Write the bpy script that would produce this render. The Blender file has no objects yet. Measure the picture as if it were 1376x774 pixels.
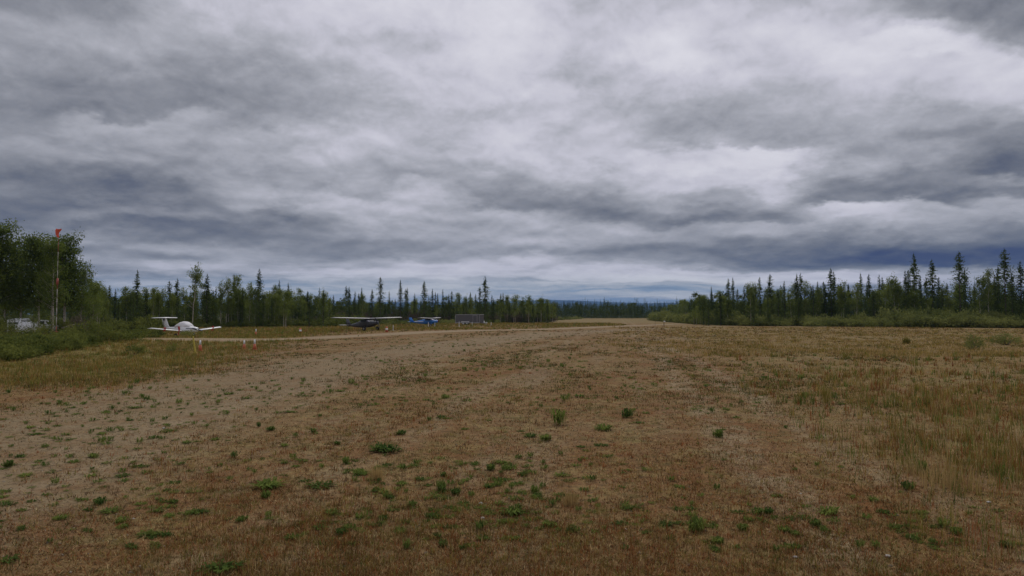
import bpy, bmesh, math, random
import numpy as np
from mathutils import Vector, Matrix
R = math.radians
rng = np.random.default_rng(7)
random.seed(7)
C = bpy.context.scene.collection
sc = bpy.context.scene
F, CX, HY = 940.0, 688.0, 422.0      # focal length, centre column and horizon row of the photograph in its pixels
EYE = 2.8

# ------------------------------------------------------------------ camera
cam_d = bpy.data.cameras.new('camera'); cam = bpy.data.objects.new('camera', cam_d); C.objects.link(cam)
cam_d.sensor_width = 36.0; cam_d.lens = 36.0 * F / 1376.0
cam_d.clip_end = 60000; cam_d.clip_start = 0.1
cam.location = (0, 0, EYE); cam.rotation_euler = (R(90) + math.atan(35 / F), 0, 0)
sc.camera = cam
sc.view_settings.view_transform = 'Standard'; sc.view_settings.look = 'None'
sc.view_settings.exposure = 0.0; sc.view_settings.gamma = 1.0
sc.view_settings.use_curve_mapping = False

# ------------------------------------------------------------------ node helper
class NT:
    def __init__(s, tree): s.t = tree; s.L = tree.links
    def n(s, kind, **kw):
        o = s.t.nodes.new(kind)
        for k, v in kw.items(): setattr(o, k, v)
        return o
    def put(s, sock, v):
        if v is None: return
        if isinstance(v, bpy.types.NodeSocket): s.L.new(v, sock)
        else:
            if hasattr(sock.default_value, '__len__') and len(sock.default_value) == 4 and len(v) == 3: v = (*v, 1)
            sock.default_value = v
    def m(s, op, a, b=None, c=None, clamp=False):
        o = s.n('ShaderNodeMath', operation=op, use_clamp=clamp)
        for i, v in enumerate((a, b, c)): s.put(o.inputs[i], v)
        return o.outputs[0]
    def ramp(s, fac, stops, interp='LINEAR'):
        o = s.n('ShaderNodeValToRGB'); cr = o.color_ramp; cr.interpolation = interp
        stops = sorted(stops, key=lambda q: q[0])
        cr.elements[0].position = stops[0][0]; cr.elements[1].position = stops[-1][0]
        for p, c in stops[1:-1]: cr.elements.new(p)
        for e, (p, c) in zip(cr.elements, stops):
            e.color = (c, c, c, 1) if not hasattr(c, '__len__') else (*c, 1)
        s.put(o.inputs[0], fac); return o.outputs[0]
    def mix(s, f, a, b, mode='MIX'):
        o = s.n('ShaderNodeMix', data_type='RGBA', blend_type=mode)
        s.put(o.inputs[0], f); s.put(o.inputs[6], a); s.put(o.inputs[7], b); return o.outputs[2]
    def noise(s, vec, scale, detail=3, rough=0.55, dist=0.0, col=False):
        o = s.n('ShaderNodeTexNoise'); o.inputs['Scale'].default_value = scale
        o.inputs['Detail'].default_value = detail; o.inputs['Roughness'].default_value = rough
        o.inputs['Distortion'].default_value = dist
        if vec is not None: s.L.new(vec, o.inputs['Vector'])
        return o.outputs['Color' if col else 'Fac']
    def sm(s, v, a, b, lo=0.0, hi=1.0, smooth=True):
        o = s.n('ShaderNodeMapRange', interpolation_type='SMOOTHSTEP' if smooth else 'LINEAR')
        for i, q in enumerate((v, a, b, lo, hi)): s.put(o.inputs[i], q)
        return o.outputs[0]
    def xyz(s, v):
        o = s.n('ShaderNodeSeparateXYZ'); s.L.new(v, o.inputs[0]); return o.outputs
    def vec(s, x, y, z=0.0):
        o = s.n('ShaderNodeCombineXYZ')
        for i, q in enumerate((x, y, z)): s.put(o.inputs[i], q)
        return o.outputs[0]

# ------------------------------------------------------------------ world: broken overcast, sun high ahead behind the cloud
SUN_EL, SUN_AZ = R(48), R(8)     # azimuth clockwise from +Y
W = bpy.data.worlds.new('World'); sc.world = W; W.use_nodes = True
W.node_tree.nodes.clear(); g = NT(W.node_tree)
tc = g.n('ShaderNodeTexCoord'); X, Y, Z = g.xyz(tc.outputs['Generated'])
zl = g.m('MULTIPLY', g.m('LOGARITHM', g.m('ADD', g.m('MAXIMUM', Z, 0.0), 0.17), math.e), 0.80)
def cl(dz=0.0, sd_=0.0): return g.vec(g.m('ADD', X, sd_), Y, g.m('ADD', zl, dz))
q = cl(); q2 = cl(0, 7.7)
yy = g.m('MAXIMUM', Y, 0.05)
t0 = g.m('DIVIDE', X, yy); s0 = g.m('DIVIDE', g.m('MAXIMUM', Z, 0.0), yy)
wn = g.n('ShaderNodeSeparateColor'); g.L.new(g.noise(q, 6.5, 10, 0.60, 0.0, col=True), wn.inputs[0])
wsc = g.sm(s0, 0.0, 0.22, 0.16, 1.0)
t = g.m('ADD', t0, g.m('MULTIPLY', g.m('SUBTRACT', wn.outputs[0], 0.5), g.m('MULTIPLY', wsc, 0.22)))
s = g.m('ADD', s0, g.m('MULTIPLY', g.m('SUBTRACT', wn.outputs[1], 0.5), g.m('MULTIPLY', wsc, 0.13)))
s = g.m('MAXIMUM', s, 0.0)
SKY = {   # cloud brightness against direction: column -> (row, display brightness)
0:   [(0,135),(30,150),(60,150),(90,145),(130,134),(160,144),(180,146),(210,134),(240,114),(260,126),(275,118),(290,108),(310,132),(330,118),(350,140),(400,140)],
115: [(0,138),(30,148),(60,150),(90,145),(120,138),(140,133),(153,165),(180,156),(210,145),(235,118),(255,104),(275,116),(290,136),(302,112),(320,150),(332,128),(350,158),(365,138),(380,155),(410,140)],
230: [(0,164),(30,164),(60,156),(90,146),(120,138),(140,136),(155,162),(180,160),(210,150),(240,138),(262,116),(284,140),(300,112),(320,124),(335,160),(347,128),(362,170),(375,135),(390,165),(410,145)],
344: [(0,176),(30,176),(60,162),(90,148),(120,142),(150,148),(165,152),(178,170),(210,165),(240,150),(265,162),(282,130),(300,112),(318,122),(335,152),(350,160),(365,168),(380,145),(395,165),(412,150)],
459: [(0,196),(30,192),(60,184),(90,172),(120,163),(150,158),(178,176),(210,175),(232,164),(250,154),(265,182),(290,178),(310,150),(327,126),(342,128),(355,165),(368,188),(380,155),(395,168),(412,155)],
573: [(0,200),(30,197),(55,180),(90,197),(120,190),(150,178),(180,174),(200,168),(220,160),(242,146),(254,168),(268,178),(288,170),(302,158),(320,166),(342,146),(355,180),(367,192),(378,155),(388,182),(402,155),(414,160)],
688: [(0,212),(30,212),(60,207),(90,200),(120,200),(148,178),(170,196),(190,196),(215,176),(238,150),(262,132),(274,128),(287,168),(302,160),(322,172),(337,146),(350,192),(363,176),(378,152),(392,160),(402,178),(414,155)],
803: [(0,188),(30,180),(60,178),(95,166),(112,164),(130,178),(150,182),(170,176),(190,182),(212,190),(232,180),(252,164),(272,140),(287,126),(300,162),(320,154),(342,130),(352,148),(366,194),(377,182),(387,142),(396,160),(406,142),(415,158)],
917: [(0,182),(20,190),(45,206),(75,216),(100,188),(120,182),(150,158),(175,164),(190,156),(207,186),(227,198),(246,182),(266,162),(282,136),(294,116),(306,152),(322,148),(338,124),(350,138),(363,188),(373,190),(384,136),(391,130),(398,182),(406,135),(415,160)],
1032:[(0,184),(30,190),(60,184),(90,180),(120,174),(150,164),(176,156),(188,170),(200,220),(222,212),(242,188),(262,158),(282,132),(292,124),(302,160),(312,164),(330,128),(345,115),(355,112),(364,184),(376,192),(388,135),(412,150)],
1147:[(0,175),(30,187),(60,204),(90,196),(120,174),(150,170),(180,164),(196,156),(212,164),(232,138),(252,126),(264,120),(275,188),(290,182),(306,164),(320,138),(335,108),(350,92),(360,112),(367,182),(376,190),(388,140),(412,140)],
1261:[(0,138),(20,146),(35,184),(50,220),(65,216),(82,188),(100,190),(120,182),(150,150),(175,138),(190,154),(210,142),(230,122),(252,112),(266,118),(278,168),(295,156),(310,140),(322,110),(336,86),(352,80),(363,150),(372,176),(390,140),(412,130)],
1376:[(0,126),(20,128),(45,140),(62,172),(80,197),(100,192),(130,180),(150,160),(170,138),(190,120),(212,108),(226,114),(238,150),(250,130),(264,168),(276,162),(292,148),(310,116),(325,92),(342,76),(356,84),(365,130),(374,158),(390,130),(412,125)],
}
acc = None
for cxp, rows in SKY.items():
    stops = [((HY - y) / F / 0.56, v / 255) for y, v in rows] + [(1.0, 0.66)]
    r = g.ramp(g.m('DIVIDE', s, 0.56), stops, 'B_SPLINE' if False else 'EASE')
    if cxp == 0: tt = g.m('MAXIMUM', t, (0 - CX) / F)
    elif cxp == 1376: tt = g.m('MINIMUM', t, (1376 - CX) / F)
    else: tt = t
    w = g.sm(g.m('ABSOLUTE', g.m('SUBTRACT', tt, (cxp - CX) / F)), 0.0, 115 / F, 1.0, 0.0)
    p = g.m('MULTIPLY', w, r); acc = p if acc is None else g.m('ADD', acc, p)
# everywhere else the cloud deck goes on from noise, brightened to lift scene light
gen = g.sm(g.noise(q, 2.2, 8, 0.58, 0.8), 0.32, 0.70, 0.56, 0.84)
out = g.m('MAXIMUM', g.sm(g.m('ABSOLUTE', t0), 0.74, 1.05), g.sm(s0, 0.46, 0.62))
out = g.m('MAXIMUM', out, g.sm(Y, 0.12, 0.05))
lum = g.m('ADD', g.m('MULTIPLY', acc, g.m('SUBTRACT', 1.0, out)), g.m('MULTIPLY', gen, out))
# billows
def emb(sc_, dz, amp, sd_, det, ro):       # lumps catch light on their shoulders, their bases are dark
    a = g.noise(cl(-dz, sd_), sc_, det, ro, 0.25); b = g.noise(cl(dz, sd_), sc_, det, ro, 0.25)
    return g.m('MULTIPLY', g.m('SUBTRACT', a, b), amp)
n1 = g.noise(q2, 7.0, 10, 0.55, 0.3); n2 = g.noise(q2, 22, 8, 0.6, 0.2)
lum = g.m('ADD', lum, g.m('MULTIPLY', g.m('SUBTRACT', n1, 0.5), 0.10))
lum = g.m('ADD', lum, g.m('MULTIPLY', g.m('SUBTRACT', n2, 0.5), 0.06))
lum = g.m('ADD', lum, emb(5.5, 0.035, 0.20, 3.3, 7, 0.5))
lum = g.m('ADD', lum, emb(16.0, 0.011, 0.20, 13.3, 7, 0.6))
st_ = g.noise(g.vec(g.m('MULTIPLY', t, 5.5), g.m('MULTIPLY', s, 75.0), 5.0), 1.6, 7, 0.6, 0.4)
lum = g.m('ADD', lum, g.m('MULTIPLY', g.m('MULTIPLY', g.m('SUBTRACT', st_, 0.46), 0.50), g.sm(s0, 0.10, 0.03)))
lum = g.m('ADD', 0.615, g.m('MULTIPLY', g.m('SUBTRACT', lum, 0.60), 1.18))
lum = g.m('MINIMUM', g.m('MAXIMUM', lum, 0.27), 0.95)
def lin(c): return tuple((v / 255) ** 2.2 for v in c)
high = g.ramp(lum, [(0.27, lin((60, 66, 96))), (0.36, lin((87, 92, 108))), (0.46, lin((115, 118, 127))), (0.56, lin((141, 143, 151))), (0.68, lin((172, 173, 182))), (0.78, lin((199, 198, 210))), (0.86, lin((212, 211, 221))), (0.95, lin((222, 221, 230)))])
low = g.ramp(lum, [(0.27, lin((52, 72, 108))), (0.42, lin((80, 108, 146))), (0.55, lin((112, 138, 170))), (0.64, lin((158, 168, 184))), (0.78, lin((204, 206, 212))), (0.95, lin((226, 227, 230)))])
lowm = g.m('MULTIPLY', g.sm(s0, 0.065, 0.030), g.m('MULTIPLY', g.sm(t0, 0.50, 0.25), g.sm(t0, -0.75, -0.2, 0.5, 1.0)))
col = g.mix(lowm, high, low)
sky = g.n('ShaderNodeTexSky', sky_type='NISHITA'); sky.sun_disc = False
sky.sun_elevation = SUN_EL; sky.sun_rotation = SUN_AZ
skyc = g.mix(1.0, sky.outputs[0], (0.1, 0.1, 0.1), 'MULTIPLY')
# thin veil of real blue sky where the cloud is thinnest low down
col = g.mix(g.m('MULTIPLY', lowm, 0.12), col, skyc)
bgn = g.n('ShaderNodeBackground'); g.L.new(col, bgn.inputs[0]); bgn.inputs[1].default_value = 1.0
wo = g.n('ShaderNodeOutputWorld'); g.L.new(bgn.outputs[0], wo.inputs[0])

sd = bpy.data.lights.new('sun', 'SUN'); sd.energy = 1.5; sd.angle = R(20); sd.color = (1.0, 0.96, 0.9)
sun = bpy.data.objects.new('sun', sd); C.objects.link(sun)
dv = Vector((math.sin(SUN_AZ) * math.cos(SUN_EL), math.cos(SUN_AZ) * math.cos(SUN_EL), math.sin(SUN_EL)))
sun.rotation_euler = dv.to_track_quat('Z', 'Y').to_euler()

# ------------------------------------------------------------------ terrain height and ray casting on it
def vnoise(x, y, sc_, seed=0):
    x = np.asarray(x, float) * sc_ + seed * 17.3; y = np.asarray(y, float) * sc_ + seed * 9.1
    xi = np.floor(x).astype(np.int64); yi = np.floor(y).astype(np.int64); fx = x - xi; fy = y - yi
    fx = fx * fx * (3 - 2 * fx); fy = fy * fy * (3 - 2 * fy)
    def h(a, b):
        v = (a * 374761393 + b * 668265263 + seed * 1442695) & 0xffffffff
        v = ((v ^ (v >> 13)) * 1274126177) & 0xffffffff
        return ((v ^ (v >> 16)) & 0xffff) / 65535.0
    return (h(xi, yi) * (1 - fx) + h(xi + 1, yi) * fx) * (1 - fy) + (h(xi, yi + 1) * (1 - fx) + h(xi + 1, yi + 1) * fx) * fy
def fbm(x, y, sc_, seed=0, oc=4):
    v = 0; a = 0.5; tot = 0
    for i in range(oc):
        v = v + a * vnoise(x, y, sc_ * 2 ** i, seed + i); tot += a; a *= 0.55
    return v / tot
def H(x, y):
    x = np.asarray(x, float); y = np.asarray(y, float)
    r = np.sqrt(x * x + y * y)
    z = 0.40 * np.exp(-(((x + 19) / 24) ** 2 + ((y - 104) / 22) ** 2))
    z = z + 0.30 * np.exp(-(((x + 8) / 22) ** 2 + ((y - 170) / 26) ** 2))
    z = z - 0.36 * np.exp(-(((x + 43) / 14) ** 2 + ((y - 94) / 12) ** 2))
    z = z + 0.10 * (fbm(x, y, 0.10, 3) - 0.5) * np.clip(r / 6, 0, 1) * np.clip(1.4 - r / 250, 0, 1)
    z = z + 0.03 * (fbm(x, y, 0.9, 5) - 0.5) * np.clip(1.2 - r / 60, 0, 1)
    z = z + 0.5 * np.exp(-(((x + 44) / 18) ** 2 + ((y - 62) / 16) ** 2))        # low bank under the left scrub
    return z
def Hs(x, y): return float(H(x, y))
def hit(px, py, dmax=600):
    d = 3.0; sl = (py - HY) / F
    while d < dmax:
        if EYE - sl * d <= Hs(d * (px - CX) / F, d): break
        d += 0.25 if d < 60 else 1.0
    return d * (px - CX) / F, d
def at(px, d):
    x = d * (px - CX) / F; return Vector((x, d, Hs(x, d)))

# ------------------------------------------------------------------ object helpers
def tag(o, label=None, cat=None, group=None, kind=None):
    if label: o['label'] = label
    if cat: o['category'] = cat
    if group: o['group'] = group
    if kind: o['kind'] = kind
    return o
def empty(name, loc, rz=0.0, label=None, cat=None, group=None):
    o = bpy.data.objects.new(name, None); C.objects.link(o); o.location = loc; o.rotation_euler = (0, 0, rz)
    o.empty_display_size = 0.2
    return tag(o, label, cat, group)
def link(name, me, parent=None, loc=None):
    o = bpy.data.objects.new(name, me); C.objects.link(o)
    if parent: o.parent = parent
    if loc is not None: o.location = loc
    return o
def part(name, bm, mat, parent=None, smooth=False):
    me = bpy.data.meshes.new(name); bm.to_mesh(me); bm.free()
    for m_ in (mat if isinstance(mat, (list, tuple)) else [mat]): me.materials.append(m_)
    if smooth:
        me.polygons.foreach_set('use_smooth', [True] * len(me.polygons))
    return link(name, me, parent)
def np_mesh(name, V, T, mat, col=None, smooth=False):
    me = bpy.data.meshes.new(name); V = np.asarray(V, np.float32).reshape(-1, 3); T = np.asarray(T, np.int32).reshape(-1, 3)
    me.vertices.add(len(V)); me.vertices.foreach_set('co', V.ravel())
    me.loops.add(T.size); me.loops.foreach_set('vertex_index', T.ravel())
    me.polygons.add(len(T)); me.polygons.foreach_set('loop_start', np.arange(0, T.size, 3, dtype=np.int32))
    if smooth: me.polygons.foreach_set('use_smooth', np.ones(len(T), bool))
    me.update()
    if col is not None:
        a = me.color_attributes.new('Col', 'FLOAT_COLOR', 'POINT')
        c4 = np.ones((len(V), 4), np.float32); c4[:, :3] = col; a.data.foreach_set('color', c4.ravel())
    me.materials.append(mat); return me

# ------------------------------------------------------------------ materials
def mat(name, base, rough=0.7, metal=0.0, var=0.12, scale=8.0, spec=0.3, bump=0.0, dirt=None, alpha=None):
    m_ = bpy.data.materials.new(name); m_.use_nodes = True; g = NT(m_.node_tree)
    b = m_.node_tree.nodes['Principled BSDF']
    tcn = g.n('ShaderNodeTexCoord'); v = tcn.outputs['Object']
    n = g.noise(v, scale, 5, 0.6)
    lo = tuple(c * (1 - var) for c in base); hi = tuple(min(1, c * (1 + var)) for c in base)
    c = g.ramp(n, [(0.3, lo), (0.7, hi)])
    if dirt:
        c = g.mix(g.sm(g.noise(v, scale * 0.35, 6, 0.65), 0.50, 0.72, 0, dirt[1]), c, dirt[0])
    g.L.new(c, b.inputs['Base Color'])
    b.inputs['Roughness'].default_value = rough; b.inputs['Metallic'].default_value = metal
    b.inputs['Specular IOR Level'].default_value = spec
    if bump:
        bn = g.n('ShaderNodeBump'); bn.inputs['Strength'].default_value = bump; g.L.new(g.noise(v, scale * 4, 4), bn.inputs['Height'])
        g.L.new(bn.outputs[0], b.inputs['Normal'])
    return m_
def foliage_mat(name, dark, light, trans=0.25, rnd=0.35, scale=0.7):
    m_ = bpy.data.materials.new(name); m_.use_nodes = True; g = NT(m_.node_tree); nt = m_.node_tree
    nt.nodes.clear()
    geo = g.n('ShaderNodeNewGeometry'); oi = g.n('ShaderNodeObjectInfo')
    n = g.noise(geo.outputs['Position'], scale, 4, 0.65)
    f = g.m('ADD', g.sm(n, 0.33, 0.67), g.m('MULTIPLY', g.m('SUBTRACT', oi.outputs['Random'], 0.5), rnd * 2), clamp=True)
    c = g.mix(f, dark, light)
    d = g.n('ShaderNodeBsdfDiffuse'); tr = g.n('ShaderNodeBsdfTranslucent'); mx = g.n('ShaderNodeMixShader')
    g.L.new(c, d.inputs[0]); g.L.new(c, tr.inputs[0]); mx.inputs[0].default_value = trans
    g.L.new(d.outputs[0], mx.inputs[1]); g.L.new(tr.outputs[0], mx.inputs[2])
    o = g.n('ShaderNodeOutputMaterial'); g.L.new(mx.outputs[0], o.inputs[0]); return m_
def attr_mat(name, trans=0.3):
    m_ = bpy.data.materials.new(name); m_.use_nodes = True; g = NT(m_.node_tree); m_.node_tree.nodes.clear()
    a = g.n('ShaderNodeAttribute'); a.attribute_name = 'Col'
    d = g.n('ShaderNodeBsdfDiffuse'); tr = g.n('ShaderNodeBsdfTranslucent'); mx = g.n('ShaderNodeMixShader')
    g.L.new(a.outputs[0], d.inputs[0]); g.L.new(a.outputs[0], tr.inputs[0]); mx.inputs[0].default_value = trans
    g.L.new(d.outputs[0], mx.inputs[1]); g.L.new(tr.outputs[0], mx.inputs[2])
    o = g.n('ShaderNodeOutputMaterial'); g.L.new(mx.outputs[0], o.inputs[0]); return m_
def bark_mat(name, base, mark, sc_=6):
    m_ = bpy.data.materials.new(name); m_.use_nodes = True; g = NT(m_.node_tree)
    b = m_.node_tree.nodes['Principled BSDF']; b.inputs['Roughness'].default_value = 0.85; b.inputs['Specular IOR Level'].default_value = 0.15
    geo = g.n('ShaderNodeTexCoord'); x, y, z = g.xyz(geo.outputs['Object'])
    v = g.vec(g.m('MULTIPLY', x, 2.0), g.m('MULTIPLY', y, 2.0), g.m('MULTIPLY', z, 1.0))
    g.L.new(g.mix(g.sm(g.noise(v, sc_, 5, 0.7), 0.50, 0.62), base, mark), b.inputs['Base Color']); return m_

M = {}
M['spruce'] = foliage_mat('spruce_needles', (0.042, 0.060, 0.018), (0.11, 0.145, 0.042), 0.3)
M['spruce_far'] = foliage_mat('far_spruce_needles', (0.034, 0.050, 0.018), (0.085, 0.11, 0.036), 0.2, 0, 0.06)
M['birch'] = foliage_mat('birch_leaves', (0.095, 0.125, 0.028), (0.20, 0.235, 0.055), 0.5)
M['birch_dark'] = foliage_mat('darker_birch_leaves', (0.075, 0.105, 0.024), (0.175, 0.215, 0.048), 0.5)  # slightly darker leaf green, used on the big left birches
M['willow'] = foliage_mat('willow_leaves', (0.10, 0.12, 0.034), (0.24, 0.25, 0.075), 0.4, 0, 0.16)
M['brown_shrub'] = foliage_mat('dry_shrub_twigs', (0.085, 0.072, 0.046), (0.155, 0.125, 0.09), 0.2, 0, 0.14)
M['scrub'] = foliage_mat('scrub_leaves', (0.075, 0.098, 0.024), (0.19, 0.205, 0.05), 0.4, 0, 0.35)
M['far_wood'] = foliage_mat('far_wood_leaves', (0.055, 0.078, 0.024), (0.125, 0.15, 0.042), 0.25, 0, 0.03)
M['weed'] = foliage_mat('weed_leaves', (0.062, 0.105, 0.026), (0.17, 0.21, 0.048), 0.4, 0.5, 3.0)
M['bark_birch'] = bark_mat('birch_bark', (0.42, 0.37, 0.30), (0.12, 0.10, 0.08))
M['bark_dark'] = bark_mat('spruce_bark', (0.11, 0.085, 0.065), (0.06, 0.05, 0.04))
M['white_paint'] = mat('white_aircraft_paint', (0.80, 0.80, 0.80), 0.35, var=0.05, dirt=((0.45, 0.42, 0.38), 0.5), spec=0.5)
M['cover'] = mat('pale_fabric_cover', (0.72, 0.70, 0.70), 0.9, var=0.08, scale=5, bump=0.4)
M['dark_trim'] = mat('dark_trim', (0.03, 0.035, 0.06), 0.5)
M['red'] = mat('red_fabric', (0.42, 0.045, 0.04), 0.8, var=0.2)
M['rubber'] = mat('black_rubber', (0.022, 0.022, 0.022), 0.85)
M['steel'] = mat('bare_steel', (0.35, 0.35, 0.36), 0.4, 0.8)
M['grey_plane'] = mat('dark_grey_aircraft_paint', (0.055, 0.058, 0.062), 0.5, var=0.15, dirt=((0.13, 0.12, 0.1), 0.5))
M['grey_light'] = mat('light_grey_wing_paint', (0.33, 0.32, 0.31), 0.5, var=0.1)
M['glass_dark'] = mat('dark_cabin_glass', (0.03, 0.035, 0.045), 0.12, spec=0.8)
M['glass_pale'] = mat('pale_windscreen_shade', (0.42, 0.40, 0.45), 0.35, spec=0.6)
M['blue'] = mat('bright_blue_paint', (0.03, 0.17, 0.50), 0.35, var=0.12, spec=0.6)
M['blue_dark'] = mat('dark_blue_paint', (0.02, 0.045, 0.14), 0.4)
M['trailer_dark'] = mat('dark_grey_trailer_skin', (0.105, 0.10, 0.10), 0.5, var=0.08, dirt=((0.16, 0.14, 0.12), 0.4))
M['trim'] = mat('aluminium_trim', (0.34, 0.34, 0.32), 0.45, 0.3)
M['orange'] = mat('orange_plastic', (0.50, 0.14, 0.07), 0.6, var=0.15, dirt=((0.35, 0.2, 0.13), 0.4))
M['white_pl'] = mat('white_plastic', (0.72, 0.72, 0.70), 0.55, var=0.08)
M['yellow'] = mat('yellow_paint', (0.45, 0.36, 0.06), 0.6, var=0.15)
M['mast_red'] = mat('mast_red_paint', (0.36, 0.10, 0.07), 0.6)
M['mast_white'] = mat('weathered_mast_paint', (0.42, 0.38, 0.34), 0.7, var=0.25)
M['sock'] = mat('orange_windsock_cloth', (0.75, 0.12, 0.07), 0.8, var=0.15)
M['wood'] = mat('weathered_wood', (0.28, 0.21, 0.13), 0.85, var=0.25)
M['stone'] = mat('pale_stone', (0.40, 0.37, 0.33), 0.9, var=0.25, scale=20)
M['grass'] = attr_mat('grass_blades')

# ------------------------------------------------------------------ ground
def gravel_x(Yc):      # centre of the gravel taxi track through the field
    return -10.8 + 0.026 * (Yc - 14.8) + 0.0029 * (Yc - 14.8) * (Yc - 33.7)
def ground_material():
    m_ = bpy.data.materials.new('dry_airstrip_ground'); m_.use_nodes = True; g = NT(m_.node_tree)
    b = m_.node_tree.nodes['Principled BSDF']; b.inputs['Roughness'].default_value = 0.95; b.inputs['Specular IOR Level'].default_value = 0.08
    geo = g.n('ShaderNodeNewGeometry'); P = geo.outputs['Position']; x, y, z = g.xyz(P)
    nA = g.noise(P, 0.16, 6, 0.6, 0.5); nB = g.noise(P, 0.9, 6, 0.65); nC = g.noise(P, 7.0, 6, 0.7); nD = g.noise(P, 45, 4, 0.7)
    # along-strip streaks
    P2 = g.vec(g.m('SUBTRACT', x, g.m('MULTIPLY', y, 0.17)), g.m('MULTIPLY', y, 0.10))
    nS = g.noise(P2, 0.55, 5, 0.6)
    red = (0.185, 0.086, 0.030); tan = (0.238, 0.156, 0.070); soil = (0.055, 0.034, 0.016); straw = (0.255, 0.185, 0.070); grav = (0.245, 0.185, 0.110)
    nE = g.noise(P, 2.6, 6, 0.7, 0.4)
    c = g.mix(g.sm(nA, 0.36, 0.62), red, tan)
    c = g.mix(g.sm(nB, 0.42, 0.68, 0, 0.8), c, straw)
    c = g.mix(g.sm(nS, 0.50, 0.66, 0, 0.6), c, grav)
    c = g.mix(g.sm(nE, 0.48, 0.60, 0, 0.65), c, (0.150, 0.068, 0.026))
    c = g.mix(g.sm(g.noise(P, 1.3, 7, 0.7, 0.6), 0.52, 0.62, 0, 0.6), c, (0.115, 0.098, 0.030))
    # gravel track and pale lane at the far left
    yc = g.m('MINIMUM', y, 260.0)
    gx = g.m('ADD', g.m('ADD', -10.8, g.m('MULTIPLY', 0.026, g.m('SUBTRACT', yc, 14.8))), g.m('MULTIPLY', 0.0029, g.m('MULTIPLY', g.m('SUBTRACT', yc, 14.8), g.m('SUBTRACT', yc, 33.7))))
    dx = g.m('ABSOLUTE', g.m('ADD', g.m('SUBTRACT', x, gx), g.m('MULTIPLY', g.m('SUBTRACT', nA, 0.5), 7.0)))
    track = g.m('MULTIPLY', g.sm(dx, 2.2, 6.0, 1.0, 0.0), g.sm(y, 150, 190, 1, 0))
    c = g.mix(g.m('MULTIPLY', track, g.sm(nB, 0.3, 0.6, 0.3, 0.8)), c, grav)
    # wheel ruts, two pale lines to the right of the track
    for off, wd, st in ((11.5, 0.5, 0.7), (13.6, 0.5, 0.6), (4.2, 0.4, 0.5), (-2.4, 0.35, 0.55), (-0.6, 0.3, 0.5)):
        lx = g.m('ABSOLUTE', g.m('ADD', g.m('SUBTRACT', g.m('SUBTRACT', x, g.m('MULTIPLY', y, 0.15)), off - 9.0), g.m('MULTIPLY', g.m('SUBTRACT', nA, 0.5), 2.4)))
        c = g.mix(g.m('MULTIPLY', g.sm(lx, wd * 0.3, wd * 1.6, 1, 0), g.sm(nB, 0.35, 0.6, 0, st)), c, (0.30, 0.225, 0.135))
    # the gravel road from the left (runs across at about 62 m, then away along the strip)
    rd = g.m('MINIMUM', g.sm(g.m('ABSOLUTE', g.m('SUBTRACT', y, ROADY)) if False else g.m('ABSOLUTE', g.m('SUBTRACT', g.m('SUBTRACT', y, 71.0), g.m('MULTIPLY', g.m('MAXIMUM', g.m('ADD', x, 26.0), 0.0), 1.75))), 3.0, 6.5, 1, 0), 1.0)
    rd = g.m('MULTIPLY', rd, g.m('MULTIPLY', g.sm(x, -42, -33), g.sm(y, 190, 260, 1, 0)))
    c = g.mix(g.m('MULTIPLY', rd, 0.9), c, (0.31, 0.235, 0.145))
    # dark flecks of soil and litter
    c = g.mix(g.sm(nC, 0.48, 0.66, 0, 0.75), c, soil)
    c = g.mix(g.sm(nD, 0.56, 0.72, 0, 0.5), c, (0.40, 0.31, 0.20))
    c = g.mix(g.sm(g.noise(P, 22, 5, 0.7), 0.54, 0.70, 0, 0.5), c, soil)
    # greener verges, damp green tint on the right
    gr = g.m('MAXIMUM', g.m('MULTIPLY', g.sm(g.m('SUBTRACT', x, g.m('MULTIPLY', y, 0.16)), 4.5, 11.0), g.sm(nB, 0.35, 0.65, 0.1, 0.55)),
                   g.m('MULTIPLY', g.sm(g.m('ADD', x, g.m('MULTIPLY', y, 0.16)), -10.0, -16.0), g.sm(y, 26, 34)))
    gr = g.m('MULTIPLY', gr, g.m('SUBTRACT', 1.0, rd))
    gr = g.m('MULTIPLY', gr, g.sm(y, 130, 200, 1, 0.6))
    c = g.mix(g.m('MULTIPLY', gr, 0.75), c, (0.19, 0.155, 0.045))
    c = g.mix(g.sm(y, 170, 260, 0, 0.6), c, (0.20, 0.155, 0.062))
    # wood floor beyond the clearing
    fl = g.m('MAXIMUM', g.sm(g.m('ADD', y, g.m('MULTIPLY', x, 0.3)), 500, 560), g.m('MULTIPLY', g.sm(g.m('ABSOLUTE', g.m('SUBTRACT', x, g.m('MULTIPLY', y, 0.1))), 42, 60), g.sm(y, 142, 165)))
    fl = g.m('MAXIMUM', fl, g.sm(y, 0, -40))
    c = g.mix(g.m('MULTIPLY', fl, 0.9), c, (0.06, 0.065, 0.03))
    g.L.new(c, b.inputs['Base Color'])
    bn = g.n('ShaderNodeBump'); bn.inputs['Strength'].default_value = 0.9; bn.inputs['Distance'].default_value = 0.05
    hh = g.m('ADD', g.m('MULTIPLY', nC, 0.8), g.m('MULTIPLY', nD, 0.25)); g.L.new(hh, bn.inputs['Height']); g.L.new(bn.outputs[0], b.inputs['Normal'])
    return m_
ROADY = 0
def road_dist(x, y):
    return np.abs(y - 71.0 - np.maximum(x + 26.0, 0) * 1.75) + np.where(x < -42, 50, 0)
na, nr = 420, 260
rad = np.concatenate([[0.0], np.geomspace(0.6, 16000, nr - 1)])
ang = np.linspace(0, 2 * math.pi, na, endpoint=False)
rr, aa = np.meshgrid(rad, ang, indexing='ij')
gx_ = rr * np.sin(aa); gy_ = rr * np.cos(aa); gz_ = H(gx_, gy_)
V = np.stack([gx_, gy_, gz_], -1).reshape(-1, 3)
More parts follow.
